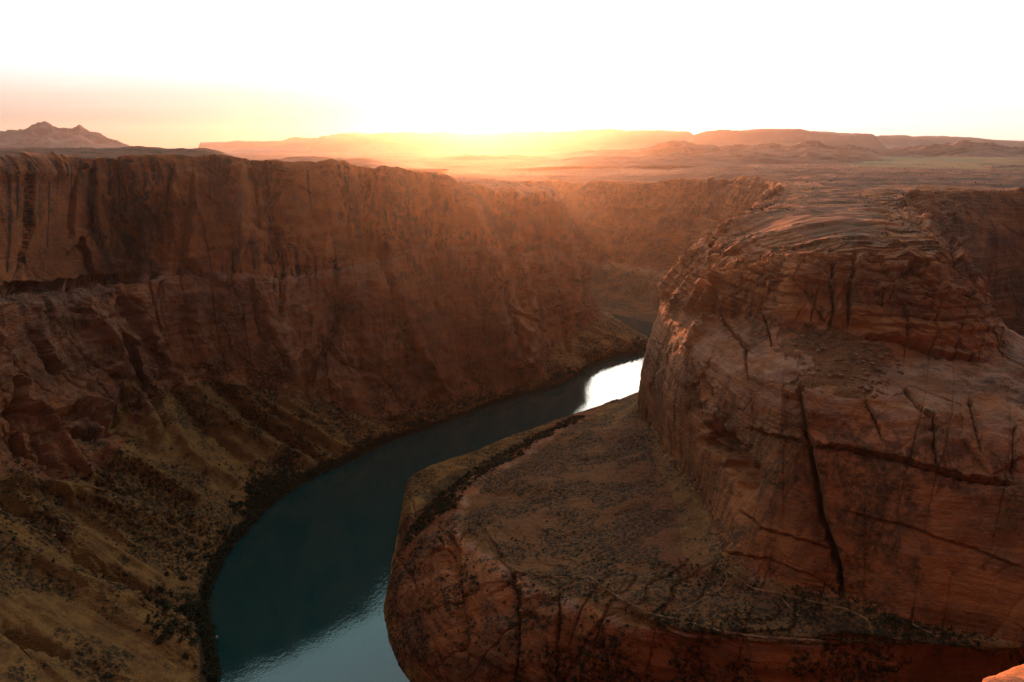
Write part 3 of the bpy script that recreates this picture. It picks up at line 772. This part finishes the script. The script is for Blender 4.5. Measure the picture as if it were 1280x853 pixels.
sub_grid(PQ2, PA, a0, a1, 0, rp[9], 'canyon_wall', ROCK, True, label='far red cliff closing the canyon behind the bend, hazy below the sun', cat='cliff', **kw)
sub_grid(PQ2, PA, a1, a2, rp[3], rp[9], 'butte', ROCK, True, label='massive tiered sandstone butte split by a black crack, above the bench', cat='butte', **kw)
sub_grid(PQ2, PA, a1, a2, 0, rp[3], 'rock_bench', ROCK, True, label='low rock bench with dark scrub and pale trails at the foot of the butte', cat='bench', **kw)
sub_grid(PQ2, PA, a2, a3, 0, rp[9], 'canyon_wall', ROCK, True, label='dark cliff of the far canyon arm beyond the right side of the butte', cat='cliff', **kw)

# ------------------------------------------------------------------ plateau ground
rimL = LQ[::6, rs[7], :2]; rimN = NQ[::2, rn[7], :2]; rimP = PQ2[::6, rp[7], :2]
canyon = np.concatenate([rimL[::-1], rimN[1:], rimP[::-1]])
def canyon_sdist(x, y):
    d, _ = seg_dist(x, y, list(map(tuple, np.vstack([canyon, canyon[:1]]))))
    return np.where(in_poly(x, y, list(map(tuple, canyon))), -d, d)
def ground_patch(az0, az1, na, radii):
    a = np.radians(np.linspace(az0, az1, na))[:, None]; r = np.asarray(radii)[None]
    x = (np.sin(a) * r).astype(f32); y = (np.cos(a) * r).astype(f32)
    sd = np.full(x.shape, 1e5, f32)
    near = np.asarray(radii) < 2000
    sd[:, near] = canyon_sdist(x[:, near], y[:, near])
    z = G(x, y) + butte_steps(x, y) + plateau_relief(x, y) + .35
    # dips under the cliff-top strip where the two meet
    z = z - 3.0 * sstep(48, 26, sd)
    rr = np.hypot(x, y)
    z = z - 35 * sstep(6000, 11500, rr)
    P = np.stack([x, y, z], -1)
    q = grid_quads(*x.shape).reshape(-1, 4)
    keep = (sd.ravel()[q] > 22).all(1)
    q = q[keep]
    px, py, dep = project(P)
    veg = sstep(2000, 2300, rr) * sstep(5200, 3600, rr) * sstep(math.radians(24), math.radians(27), np.arctan2(x, y)) * sstep(math.radians(38), math.radians(33), np.arctan2(x, y))
    A = np.stack([0 * x, veg, 0 * x, 0 * x], -1)
    return P, q, A
gp = [ground_patch(-50, 50, 900, np.concatenate([np.geomspace(330, 1950, 350), np.geomspace(1962, 11800, 150)])),
      ground_patch(50, 310, 130, np.concatenate([np.linspace(8, 60, 12), np.geomspace(66, 11800, 85)]))]
vs, qs, As, off = [], [], [], 0
for P, q, A in gp:
    vs.append(P.reshape(-1, 3)); qs.append(q + off); As.append(A.reshape(-1, 4)); off += P.shape[0] * P.shape[1]
mesh_obj('ground', np.concatenate(vs), np.concatenate(qs)[:, ::-1], GROUND, np.concatenate(As), label='flat red desert plateau with scrub reaching to the horizon', cat='ground', kind='structure')

# ------------------------------------------------------------------ river
mesh_obj('river', [(-700, -50, W), (1400, -50, W), (1400, 1500, W), (-700, 1500, W)], [(0, 1, 2, 3)], WATER, smooth=False,
         label='dark teal river winding through the canyon with bright sky reflection', cat='river', kind='structure')

# ------------------------------------------------------------------ hills and mesas on the horizon
def range_obj(name, prof, Y, depth, base, mat, label, rough=1.0, mesa=0.0, nu=500, nv=60, seed=0, pw_=1.0):
    """prof: skyline in photo pixels at distance Y; a ridge of real depth is raised around it"""
    xs = np.array([p[0] for p in prof], float); ys = np.array([p[1] for p in prof], float)
    px = np.linspace(xs[0], xs[-1], nu); py = np.interp(px, xs, ys)
    cyc = -(py - 426.5) / F
    top = (-SP + cyc * CP) / (CP + cyc * SP) * Y
    X0 = (px - 640) / F / (CP + cyc * SP) * Y
    s = np.linspace(-1, 1, nv)
    U, S = np.meshgrid(np.arange(nu), s, indexing='ij')
    x = X0[U] * (1 + S * depth / Y); y = Y + S * depth
    n = fbm(x / (depth * .9), y / (depth * .9), 0 * x, 5, seed)
    sh = np.abs(S + .25 * gn(x / depth, y / depth, 0 * x, seed + 3))
    if mesa > 0:
        env = (1 - sstep(mesa, mesa + .10, sh)) * .55 + (1 - sstep(mesa + .05, 1.0, sh)) * .45
    else:
        env = np.clip(1 - sh, 0, 1) ** pw_
    rd = ridged(x / (depth * .45), y / (depth * .45), 0 * x, 4, seed + 9)
    h = (top[U] - base)
    z = base + h * env * (1 + rough * .30 * (rd - 1.35) * (1 if mesa == 0 else .25)) + rough * n * h * .10 * (env > .02)
    z = np.where(env < .01, base - 25, z)
    q = grid_quads(nu, nv).reshape(-1, 4)
    mesh_obj(name, np.stack([x, y, z], -1), q, mat, label=label, cat='mesa' if mesa else 'hill', kind='structure')
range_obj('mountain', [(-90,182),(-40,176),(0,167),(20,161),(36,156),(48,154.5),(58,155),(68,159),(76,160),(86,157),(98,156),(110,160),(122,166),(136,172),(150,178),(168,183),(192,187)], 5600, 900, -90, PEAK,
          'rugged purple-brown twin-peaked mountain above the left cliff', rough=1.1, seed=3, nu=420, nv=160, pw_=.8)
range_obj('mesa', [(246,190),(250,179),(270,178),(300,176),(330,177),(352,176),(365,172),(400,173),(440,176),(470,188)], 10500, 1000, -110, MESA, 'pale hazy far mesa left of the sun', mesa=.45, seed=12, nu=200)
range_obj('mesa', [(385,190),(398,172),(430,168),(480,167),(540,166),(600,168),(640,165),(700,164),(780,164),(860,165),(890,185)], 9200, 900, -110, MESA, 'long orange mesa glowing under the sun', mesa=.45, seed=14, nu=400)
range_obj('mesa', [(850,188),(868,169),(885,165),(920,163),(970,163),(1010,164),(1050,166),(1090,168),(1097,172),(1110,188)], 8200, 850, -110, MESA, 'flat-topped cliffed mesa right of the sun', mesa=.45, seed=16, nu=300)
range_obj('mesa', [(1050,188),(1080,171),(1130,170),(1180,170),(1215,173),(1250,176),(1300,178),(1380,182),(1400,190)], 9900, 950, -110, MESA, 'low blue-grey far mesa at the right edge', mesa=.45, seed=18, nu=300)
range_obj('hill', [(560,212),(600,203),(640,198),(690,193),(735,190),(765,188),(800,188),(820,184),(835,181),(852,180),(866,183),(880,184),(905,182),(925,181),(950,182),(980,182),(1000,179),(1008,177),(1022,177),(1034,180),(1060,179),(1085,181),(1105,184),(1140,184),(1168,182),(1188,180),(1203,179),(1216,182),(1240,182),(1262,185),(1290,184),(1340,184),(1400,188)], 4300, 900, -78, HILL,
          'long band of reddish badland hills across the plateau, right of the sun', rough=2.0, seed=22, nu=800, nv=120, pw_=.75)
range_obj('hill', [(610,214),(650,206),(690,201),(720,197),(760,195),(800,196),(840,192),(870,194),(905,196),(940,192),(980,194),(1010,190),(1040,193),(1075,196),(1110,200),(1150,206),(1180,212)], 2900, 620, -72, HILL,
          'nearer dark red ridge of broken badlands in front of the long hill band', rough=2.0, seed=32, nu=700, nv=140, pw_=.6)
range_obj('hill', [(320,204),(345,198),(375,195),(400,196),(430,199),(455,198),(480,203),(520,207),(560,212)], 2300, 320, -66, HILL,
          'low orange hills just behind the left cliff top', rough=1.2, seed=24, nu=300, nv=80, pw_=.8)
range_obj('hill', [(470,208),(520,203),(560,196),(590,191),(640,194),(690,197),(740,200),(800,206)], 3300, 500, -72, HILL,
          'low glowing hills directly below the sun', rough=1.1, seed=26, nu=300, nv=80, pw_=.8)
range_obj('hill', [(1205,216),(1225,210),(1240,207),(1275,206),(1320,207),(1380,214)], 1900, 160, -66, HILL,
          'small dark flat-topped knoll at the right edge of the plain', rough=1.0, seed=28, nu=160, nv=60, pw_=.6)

# ------------------------------------------------------------------ trails on the bench
pxP, pyP, _ = project(PQ2)
u0, u1 = iu(9.0), iu(18.0); v0, v1 = rp[1], rp[3] + 6
gx = pxP[u0:u1, v0:v1].ravel(); gy = pyP[u0:u1, v0:v1].ravel(); gP = PQ2[u0:u1, v0:v1].reshape(-1, 3)
def on_bench(qx, qy):
    d = (gx - qx) ** 2 + (gy - qy) ** 2
    k = np.argpartition(d, 4)[:4]; wt = 1 / (d[k] + .5)
    return (gP[k] * wt[:, None]).sum(0) / wt.sum()
def trail(poly, width, label):
    pts = []
    for (ax, ay), (bx, by) in zip(poly[:-1], poly[1:]):
        n = max(2, int(math.hypot(bx - ax, by - ay) / 2.2))
        for k in range(n):
            pts.append(on_bench(ax + (bx - ax) * k / n + random.uniform(-.7, .7), ay + (by - ay) * k / n + random.uniform(-.7, .7)))
    pts = np.array(pts)
    for _ in range(2): pts[1:-1] = (pts[:-2] + 2 * pts[1:-1] + pts[2:]) / 4
    tan = np.gradient(pts[:, :2], axis=0); tan /= np.linalg.norm(tan, axis=1)[:, None] + 1e-6
    nr = np.stack([-tan[:, 1], tan[:, 0]], 1)
    wv = width * (.25 + .95 * RNG.random(len(pts)))
    rows = []
    for o_ in (-1, -.3, .3, 1):
        q = pts.copy(); q[:, :2] += nr * (wv * o_)[:, None]; q[:, 2] += .45 if abs(o_) < .9 else -.1; rows.append(q)
    P = np.stack(rows, 1)
    mesh_obj('path', P, grid_quads(len(pts), 4).reshape(-1, 4)[:, ::-1], TRAIL, label=label, cat='path', kind='structure')
trail([(738,722),(775,748),(810,766),(850,776),(905,790),(960,797),(1030,801),(1096,802)], .8, 'long pale trail along the outer edge of the bench')
trail([(842,768),(868,755),(895,742),(910,728),(905,705)], .6, 'short pale trail branching up from the bench edge towards the butte')
trail([(910,715),(940,735),(985,745),(1030,755),(1060,762),(1085,775),(1095,800)], .7, 'pale trail curving along the foot of the black crack')
trail([(970,738),(980,752),(1000,772)], .45, 'thin faint track in the middle of the dark scrub')
trail([(600,650),(617,690),(640,714),(690,722),(740,720),(775,708)], .55, 'pale rim line along the left edge of the bench')
trail([(1140,780),(1160,790),(1172,797)], .6, 'short pale scrap of track at the right foot of the butte')

# ------------------------------------------------------------------ shrubs and boulders
def clump(n, seed, leaf=.34):
    """a rounded desert shrub of many small leaf faces, 1 m high, base at z 0"""
    r = np.random.default_rng(seed); v = []; q = []
    for i in range(n):
        a = r.uniform(0, 2 * math.pi); el = r.uniform(-.1, 1) ; rad = r.uniform(.45, 1) * (.85 + .3 * math.sin(3 * a + seed))
        c = np.array((math.cos(a) * rad * math.sqrt(max(0, 1 - max(el, 0) ** 2)) * .62, math.sin(a) * rad * math.sqrt(max(0, 1 - max(el, 0) ** 2)) * .62, .12 + max(el, 0) * rad * .85))
        t1 = r.normal(size=3); t1 /= np.linalg.norm(t1); t2 = np.cross(t1, r.normal(size=3)); t2 /= np.linalg.norm(t2)
        s = leaf * r.uniform(.5, 1.0)
        k = len(v); v += [c - t1 * s * .5, c + t2 * s * .32, c + t1 * s * .5, c - t2 * s * .32]; q.append((k, k + 1, k + 2, k + 3))
    return np.array(v, f32), np.array(q)
def lumpy(seed, nu=14, nv=9):
    r = np.random.default_rng(seed); off = r.uniform(0, 99, 3); sx = r.uniform(.8, 1.3, 3) * np.array((1, .85, .7))
    v = [(0, 0, -1)]
    for j in range(1, nv):
        th = math.pi * j / nv - math.pi / 2
        for i in range(nu):
            a = 2 * math.pi * i / nu; v.append((math.cos(a) * math.cos(th), math.sin(a) * math.cos(th), math.sin(th)))
    v.append((0, 0, 1)); v = np.array(v)
    n = gn(v[:, 0] * 1.1 + off[0], v[:, 1] * 1.1 + off[1], v[:, 2] * 1.1 + off[2], 5)
    v = v * (1 + .55 * np.round(n * 5) / 5 + .12 * gn(v[:, 0] * 3 + off[0], v[:, 1] * 3, v[:, 2] * 3, 6))[:, None] * sx
    fc = []
    for i in range(nu): fc.append((0, 1 + (i + 1) % nu, 1 + i))
    for j in range(nv - 2):
        for i in range(nu):
            a = 1 + j * nu + i; b = 1 + j * nu + (i + 1) % nu; fc.append((a, b, b + nu)); fc.append((a, b + nu, a + nu))
    last = len(v) - 1
    for i in range(nu): fc.append((last, last - nu + i, last - nu + (i + 1) % nu))
    return v.astype(f32) * .5, np.array(fc)
shrub_src = [clump(130, 50 + k) for k in range(5)]
shrub_proto = None
def new_thing(name, src_me, loc, sc_, label, cat, group):
    o = bpy.data.objects.new(name, src_me); C.objects.link(o)
    o.location = loc; o.scale = sc_; o.rotation_euler = (0, 0, random.uniform(0, 6.28))
    return tag(o, label, cat, None, group)
def plain_mesh(name, v, q, mat, smooth=False):
    me = bpy.data.meshes.new(name); me.from_pydata(v.tolist(), [], q.tolist()); me.materials.append(mat)
    if smooth: me.polygons.foreach_set('use_smooth', np.ones(len(q), bool))
    me.update(); return me
shrub_me = [plain_mesh('shrub', v, q, LEAF) for v, q in shrub_src]
boul_src = [lumpy(80 + k) for k in range(6)]
boul_me = [plain_mesh('boulder', v, q, BOULDER) for v, q in boul_src]

def pick(Q, Vrow, ulo, uhi, vlo, vhi, n, poly=None, bias=None):
    """random surface points of a grid between rows, near-uniform in the picture"""
    a, b = np.searchsorted(Vrow, (vlo, vhi))
    q = Q[ulo:uhi, a:b].reshape(-1, 3); vr = np.broadcast_to(Vrow[None, a:b], (uhi - ulo, b - a)).ravel()
    idx = RNG.integers(0, len(q), n * 12); q = q[idx]; vr = vr[idx]
    qx, qy, dd = project(q)
    ok = (qx > -15) & (qx < 1295) & (qy < 868)
    if poly is not None: ok &= in_poly(qx, qy, poly)
    if bias is not None: ok &= RNG.random(len(q)) < bias(q, vr)
    k = np.nonzero(ok)[0][:n]
    return list(zip(q[k], dd[k]))
def patchy(p, v):
    return np.clip(.45 + 1.6 * gn(p[:, 0] / 26, p[:, 1] / 26, p[:, 2] / 26, 301), .03, 1)
def fringe(p, v):
    return np.clip(1.25 - (v - 1) * (1 + .7 * sstep(520, 380, p[:, 1])) * (1.1 + .9 * gn(p[:, 0] / 30, p[:, 1] / 30, p[:, 2] / 30, 303)), .02, 1)
lu0, lu1 = int(np.searchsorted(Lci, 1.0)), int(np.searchsorted(Lci, 13.8))
bank_pts = pick(LQ, Lv, lu0, lu1, 1.0, 2.3, 4300, bias=fringe)
tal_pts = pick(LQ, Lv, lu0, lu1, 2.1, 3.15, 2300, bias=patchy)
bu0, bu1 = iu(9.0), iu(17.6)
bar_pts = pick(PQ2, Pv, iu(9.0), iu(12.4), 1.38, 1.93, 1600, poly=[(500,690),(545,648),(590,622),(650,578),(700,548),(740,524),(805,505),(805,490),(740,512),(690,534),(600,580),(540,628),(505,672)])
ben_pts = pick(PQ2, Pv, bu0, bu1, 2.05, 2.98, 2600, bias=patchy)
lobe_pts = pick(PQ2, Pv, iu(11.6), iu(15.5), 1.1, 2.0, 700, bias=patchy)
def size_at(lo, hi): return lo + (hi - lo) * random.random() ** 2
plants = ([(p, d, size_at(1.8, 5.0), 'bank') for p, d in bank_pts] + [(p, d, size_at(.7, 2.4), 'talus') for p, d in tal_pts]
          + [(p, d, size_at(1.6, 4.0), 'bar') for p, d in bar_pts] + [(p, d, size_at(.5, 1.4), 'bench') for p, d in ben_pts] + [(p, d, size_at(.6, 1.8), 'lobe') for p, d in lobe_pts])
plants.sort(key=lambda t: -t[2] / t[1])
LAB = {'bank': ('dark green shrub in the thicket along the left riverbank', 'shrubs along the left riverbank'),
       'talus': ('small dark shrub dotted on the tan left scree slope', 'shrubs on the left scree slope'),
       'bar': ('dark bush on the strip between the sandbar and the rock bench', 'bushes beside the sandbar'),
       'bench': ('tiny dark shrub on the rock bench below the butte', 'shrubs on the rock bench'),
       'lobe': ('small shrub in the gullies of the rounded rock above the water', 'shrubs in the bench gullies')}
NIND = 300
for p, d, s, k in plants[:NIND]:
    lab, grp = LAB[k]
    w = s * random.uniform(.9, 1.5)
    new_thing('shrub', random.choice(shrub_me), (p[0], p[1], p[2] - .12 * s), (w, w * random.uniform(.8, 1.2), s), lab, 'shrub', grp)
def scatter(name, items, srcs, mat, label, cat):
    vs, qs, off = [], [], 0
    for p, d, s, k in items:
        v, q = srcs[random.randrange(len(srcs))]
        w = s * random.uniform(.9, 1.5); a = random.uniform(0, 6.28); ca, sa = math.cos(a), math.sin(a)
        vv = np.stack([(v[:, 0] * ca - v[:, 1] * sa) * w, (v[:, 0] * sa + v[:, 1] * ca) * w, v[:, 2] * s], -1) + np.array((p[0], p[1], p[2] - .12 * s))
        vs.append(vv); qs.append(q + off); off += len(v)
    mesh_obj(name, np.concatenate(vs), np.concatenate(qs), mat, smooth=False, label=label, cat=cat, kind='stuff')
scrub_src = [clump(26, 150 + k, .62) for k in range(8)]
_r = np.sqrt(RNG.random(9000)) * 2000 + 450; _a = np.radians(RNG.uniform(-44, 44, 9000))
_x, _y = _r * np.sin(_a), _r * np.cos(_a)
_ok = (canyon_sdist(_x, _y) > 30) & (gn(_x / 60, _y / 60, 0 * _x, 801) > -.05)
_x, _y = _x[_ok], _y[_ok]; _z = G(_x, _y) + butte_steps(_x, _y) + plateau_relief(_x, _y) + .3
for q in zip(_x, _y, _z): plants.append((np.array(q), 1, size_at(.8, 2.0), 'top'))
scatter('scrub', [t for t in plants[NIND:]], scrub_src, LEAF, 'low dark desert scrub speckling the slopes, banks and bench', 'scrub')

deb = [(965,432),(1010,415),(1120,432),(1130,470),(1095,498),(1010,490),(980,470)]
foot = [(870,585),(900,600),(925,640),(910,680),(880,640),(860,600)]
bl = []
for p, d in pick(PQ2, Pv, bu0, bu1, 5.02, 6.05, 260, poly=deb): bl.append((p, d, size_at(.7, 3.2), 'deb'))
for p, d in pick(PQ2, Pv, bu0, bu1, 2.5, 3.12, 160, poly=foot): bl.append((p, d, size_at(.8, 3.4), 'foot'))
for p, d in pick(LQ, Lv, lu0, lu1, 2.2, 3.1, 420): bl.append((p, d, size_at(.8, 3.8), 'tal'))
bl.sort(key=lambda t: -t[2] / t[1])
BL = {'deb': ('reddish boulder lying on the debris slope between the butte tiers', 'boulders on the debris slope'),
      'foot': ('dark boulder in the rubble at the left foot of the butte', 'boulders at the foot of the butte'),
      'tal': ('fallen boulder on the left scree slope', 'boulders on the left scree slope')}
for p, d, s, k in bl[:170]:
    lab, grp = BL[k]
    new_thing('boulder', random.choice(boul_me), (p[0], p[1], p[2] + .12 * s), (s, s * random.uniform(.8, 1.2), s * random.uniform(.7, 1.1)), lab, 'boulder', grp)
scatter('rubble', [(p, d, s * .8, k) for p, d, s, k in bl[170:]] , boul_src, BOULDER, 'loose rubble between the boulders on the slopes', 'rubble')
PALE = simple('pale_river_stone', (.42, .27, .19), .8, (.30, .18, .12), .7)
for (qx, qy, s, lab) in ((271,797,2.6,'larger pale rock standing in the shallow water by the left bank'), (250,795,1.8,'smaller pale rock in the shallow water by the left bank'), (294,677,1.6,'pale stone at the waterline under the left bank shrubs')):
    p = Z(qx, qy, W); me = plain_mesh('river_rock', *lumpy(int(qx)), PALE)
    o = bpy.data.objects.new('river_rock', me); C.objects.link(o); o.location = (p[0], p[1], W + .1 * s); o.scale = (s, s, s * .8)
    tag(o, lab, 'rock')

# ------------------------------------------------------------------ sunlit rim rock by the viewpoint
def rim_rock():
    nu, nv = 90, 60
    c = Z(1420, 934, -3.2)
    U, V_ = np.meshgrid(np.linspace(0, 2 * math.pi, nu), np.linspace(-math.pi / 2, math.pi / 2, nv), indexing='ij')
    d = np.stack([np.cos(U) * np.cos(V_), np.sin(U) * np.cos(V_), np.sin(V_)], -1)
    r = 1 + .16 * fbm(d[..., 0] * 1.6, d[..., 1] * 1.6, d[..., 2] * 2.2, 4, 501) + .05 * gn(d[..., 2] * 9, d[..., 0], d[..., 1], 503)
    P = d * r[..., None] * np.array((.95, .6, .42)) + c - np.array((0, 0, .10))
    P[-1] = P[0]
    return mesh_obj('rim_rock', P, grid_quads(nu, nv).reshape(-1, 4), RIM, label='sunlit orange rock at the bottom right corner beside the viewpoint', cat='rock')
def rim_mat():
    m, nt, b = new_mat('rim_sandstone'); t = NT(nt); p = t.pos()
    k = t.mix(t.rng(t.noise(p, 9, 6, .7), .36, .62), (.42, .125, .022), (.22, .062, .014))
    t.l.new(k, b.inputs['Base Color']); b.inputs['Roughness'].default_value = .9
    t.l.new(t.bump(t.noise(p, 14, 6, .7), .7, .04), b.inputs['Normal'])
    return m
RIM = rim_mat()
rim_rock()

# ------------------------------------------------------------------ light, sky, air
SUN_AZ = math.atan2((612 - 640) / F, 1.03)
SUN_EL = math.radians(3.0)
sd = (math.sin(SUN_AZ) * math.cos(SUN_EL), math.cos(SUN_AZ) * math.cos(SUN_EL), math.sin(SUN_EL))
L = bpy.data.lights.new('sun', 'SUN'); L.energy = 4.2; L.angle = math.radians(.5); L.color = (1, .325, .115)
so = bpy.data.objects.new('sun', L); C.objects.link(so)
from mathutils import Vector
so.rotation_euler = Vector(sd).to_track_quat('Z', 'Y').to_euler()

w = bpy.data.worlds.new('World'); sc.world = w; w.use_nodes = True
t = NT(w.node_tree); t.n.clear()
out = t.n.new('ShaderNodeOutputWorld'); bg = t.n.new('ShaderNodeBackground')
sky = t.n.new('ShaderNodeTexSky'); sky.sky_type = 'NISHITA'; sky.sun_disc = False
sky.sun_elevation = SUN_EL; sky.sun_rotation = SUN_AZ; sky.altitude = 1200; sky.dust_density = .4; sky.air_density = 1.0; sky.ozone_density = 4.0
bg.inputs['Strength'].default_value = .05
tint = t.scale(sky.outputs[0], .95, .74, .76); t.l.new(tint, bg.inputs[0])
# the bright milky veil of a hazy sunset sky: brightest towards the sun, dim blue-grey opposite it
tc = t.n.new('ShaderNodeTexCoord').outputs['Generated']
nv_ = t.n.new('ShaderNodeVectorMath'); nv_.operation = 'NORMALIZE'; t.l.new(tc, nv_.inputs[0])
dt = t.n.new('ShaderNodeVectorMath'); dt.operation = 'DOT_PRODUCT'; t.l.new(nv_.outputs[0], dt.inputs[0]); dt.inputs[1].default_value = sd
sep = t.n.new('ShaderNodeSeparateXYZ'); t.l.new(nv_.outputs[0], sep.inputs[0])
cosa = dt.outputs['Value']; el = sep.outputs['Z']
def ramp(fac, stops):
    r = t.n.new('ShaderNodeValToRGB'); t.l.new(fac, r.inputs[0]); e = r.color_ramp.elements
    while len(e) < len(stops): e.new(.5)
    for k, (p, c) in enumerate(stops): e[k].position = p; e[k].color = (*c, 1)
    return r.outputs[0]
def vscale(c, f):
    m = t.n.new('ShaderNodeVectorMath'); m.operation = 'SCALE'; t.l.new(c, m.inputs[0])
    if isinstance(f, (int, float)): m.inputs['Scale'].default_value = f
    else: t.l.new(f, m.inputs['Scale'])
    return m.outputs[0]
def vadd(a, b):
    m = t.n.new('ShaderNodeVectorMath'); m.operation = 'ADD'; t.l.new(a, m.inputs[0]); t.l.new(b, m.inputs[1]); return m.outputs[0]
elevL = ramp(el, [(0, (.17, .105, .088)), (.03, (.20, .125, .105)), (.06, (.37, .25, .19)), (.10, (.56, .46, .41)), (.19, (.57, .50, .48)), (.30, (.95, .90, .88)), (.40, (.36, .66, .64)), (.52, (.27, .56, .55)), (.68, (.33, .40, .39)), (1.0, (.30, .285, .26))])
elevR = ramp(el, [(0, (.42, .33, .30)), (.03, (.48, .40, .37)), (.06, (.46, .40, .385)), (.10, (.53, .465, .45)), (.19, (.57, .50, .48)), (.30, (.95, .90, .88)), (.40, (.36, .66, .64)), (.52, (.27, .56, .55)), (.68, (.33, .40, .39)), (1.0, (.30, .285, .26))])
elev = t.mix(t.rng(sep.outputs['X'], -.25, .35), elevL, elevR)
azf = t.rng(cosa, -.9, 1.0, .035, .88)
cl_ = t.rng(t.noise(t.scale(nv_.outputs[0], 2.2, 2.2, 26), 1, 5, .6, .4), .42, .72, .93, 1.10)
veil = vscale(vscale(elev, azf), cl_)
cp_ = t.math('MAXIMUM', cosa, 0.0)
g1 = t.math('POWER', cp_, 650); g2 = t.math('POWER', cp_, 90); g3 = t.math('MULTIPLY', t.math('POWER', cp_, 6), t.math('MULTIPLY', t.rng(el, .16, .34), t.rng(el, .62, .34)))
gl = t.n.new('ShaderNodeCombineXYZ')
for k, (a_, b_, c_) in enumerate(((5.5, .12, 2.6), (5.3, .11, 2.15), (5.0, .095, 1.7))):
    t.l.new(t.math('ADD', t.math('ADD', t.math('MULTIPLY', g1, a_), t.math('MULTIPLY', g2, b_)), t.math('MULTIPLY', g3, c_)), gl.inputs[k])
bg2 = t.n.new('ShaderNodeBackground'); t.l.new(vadd(veil, gl.outputs[0]), bg2.inputs[0]); bg2.inputs['Strength'].default_value = 1.0
ad = t.n.new('ShaderNodeAddShader'); t.l.new(bg.outputs[0], ad.inputs[0]); t.l.new(bg2.outputs[0], ad.inputs[1]); t.l.new(ad.outputs[0], out.inputs['Surface'])

m = bpy.data.materials.new('air'); m.use_nodes = True; nt = m.node_tree; nt.nodes.clear()
mo = nt.nodes.new('ShaderNodeOutputMaterial'); pv = nt.nodes.new('ShaderNodeVolumePrincipled')
pv.inputs['Color'].default_value = (.97, .90, .84, 1); pv.inputs['Density'].default_value = 1.8e-5; pv.inputs['Anisotropy'].default_value = .825
nt.links.new(pv.outputs[0], mo.inputs['Volume'])
h0, h1 = -316.0, 290.0
X0, X1, Y0, Y1 = -12000, 12000, -12000, 12000
hv = [(X0,Y0,h0),(X1,Y0,h0),(X1,Y1,h0),(X0,Y1,h0),(X0,Y0,h1),(X1,Y0,h1),(X1,Y1,h1),(X0,Y1,h1)]
mesh_obj('haze', hv, [(0,3,2,1),(4,5,6,7),(0,1,5,4),(1,2,6,5),(2,3,7,6),(3,0,4,7)], m, smooth=False, label='thin warm evening haze filling the air over the canyon', cat='haze', kind='stuff')

# ------------------------------------------------------------------ camera and output
cam = bpy.data.cameras.new('camera'); cam.sensor_fit = 'HORIZONTAL'; cam.sensor_width = 36; cam.lens = 36 * F / 1280
cam.clip_start = .1; cam.clip_end = 80000
co = bpy.data.objects.new('camera', cam); C.objects.link(co)
co.rotation_euler = (math.pi / 2 - PITCH, 0, 0); sc.camera = co
vs_ = sc.view_settings
sc.display_settings.display_device = 'sRGB'
vs_.view_transform = 'Standard'; vs_.look = 'None'; vs_.gamma = 1; vs_.exposure = 1.42; vs_.use_curve_mapping = False
sc.render.engine = 'CYCLES'
sc.cycles.use_denoising = True; sc.cycles.denoiser = 'OPENIMAGEDENOISE'; sc.cycles.denoising_input_passes = 'RGB_ALBEDO_NORMAL'; sc.cycles.denoising_prefilter = 'NONE'; sc.cycles.denoising_quality = 'HIGH'
sc.cycles.max_bounces = 6; sc.cycles.diffuse_bounces = 2; sc.cycles.glossy_bounces = 3; sc.cycles.volume_bounces = 0
sc.cycles.caustics_reflective = False; sc.cycles.caustics_refractive = False
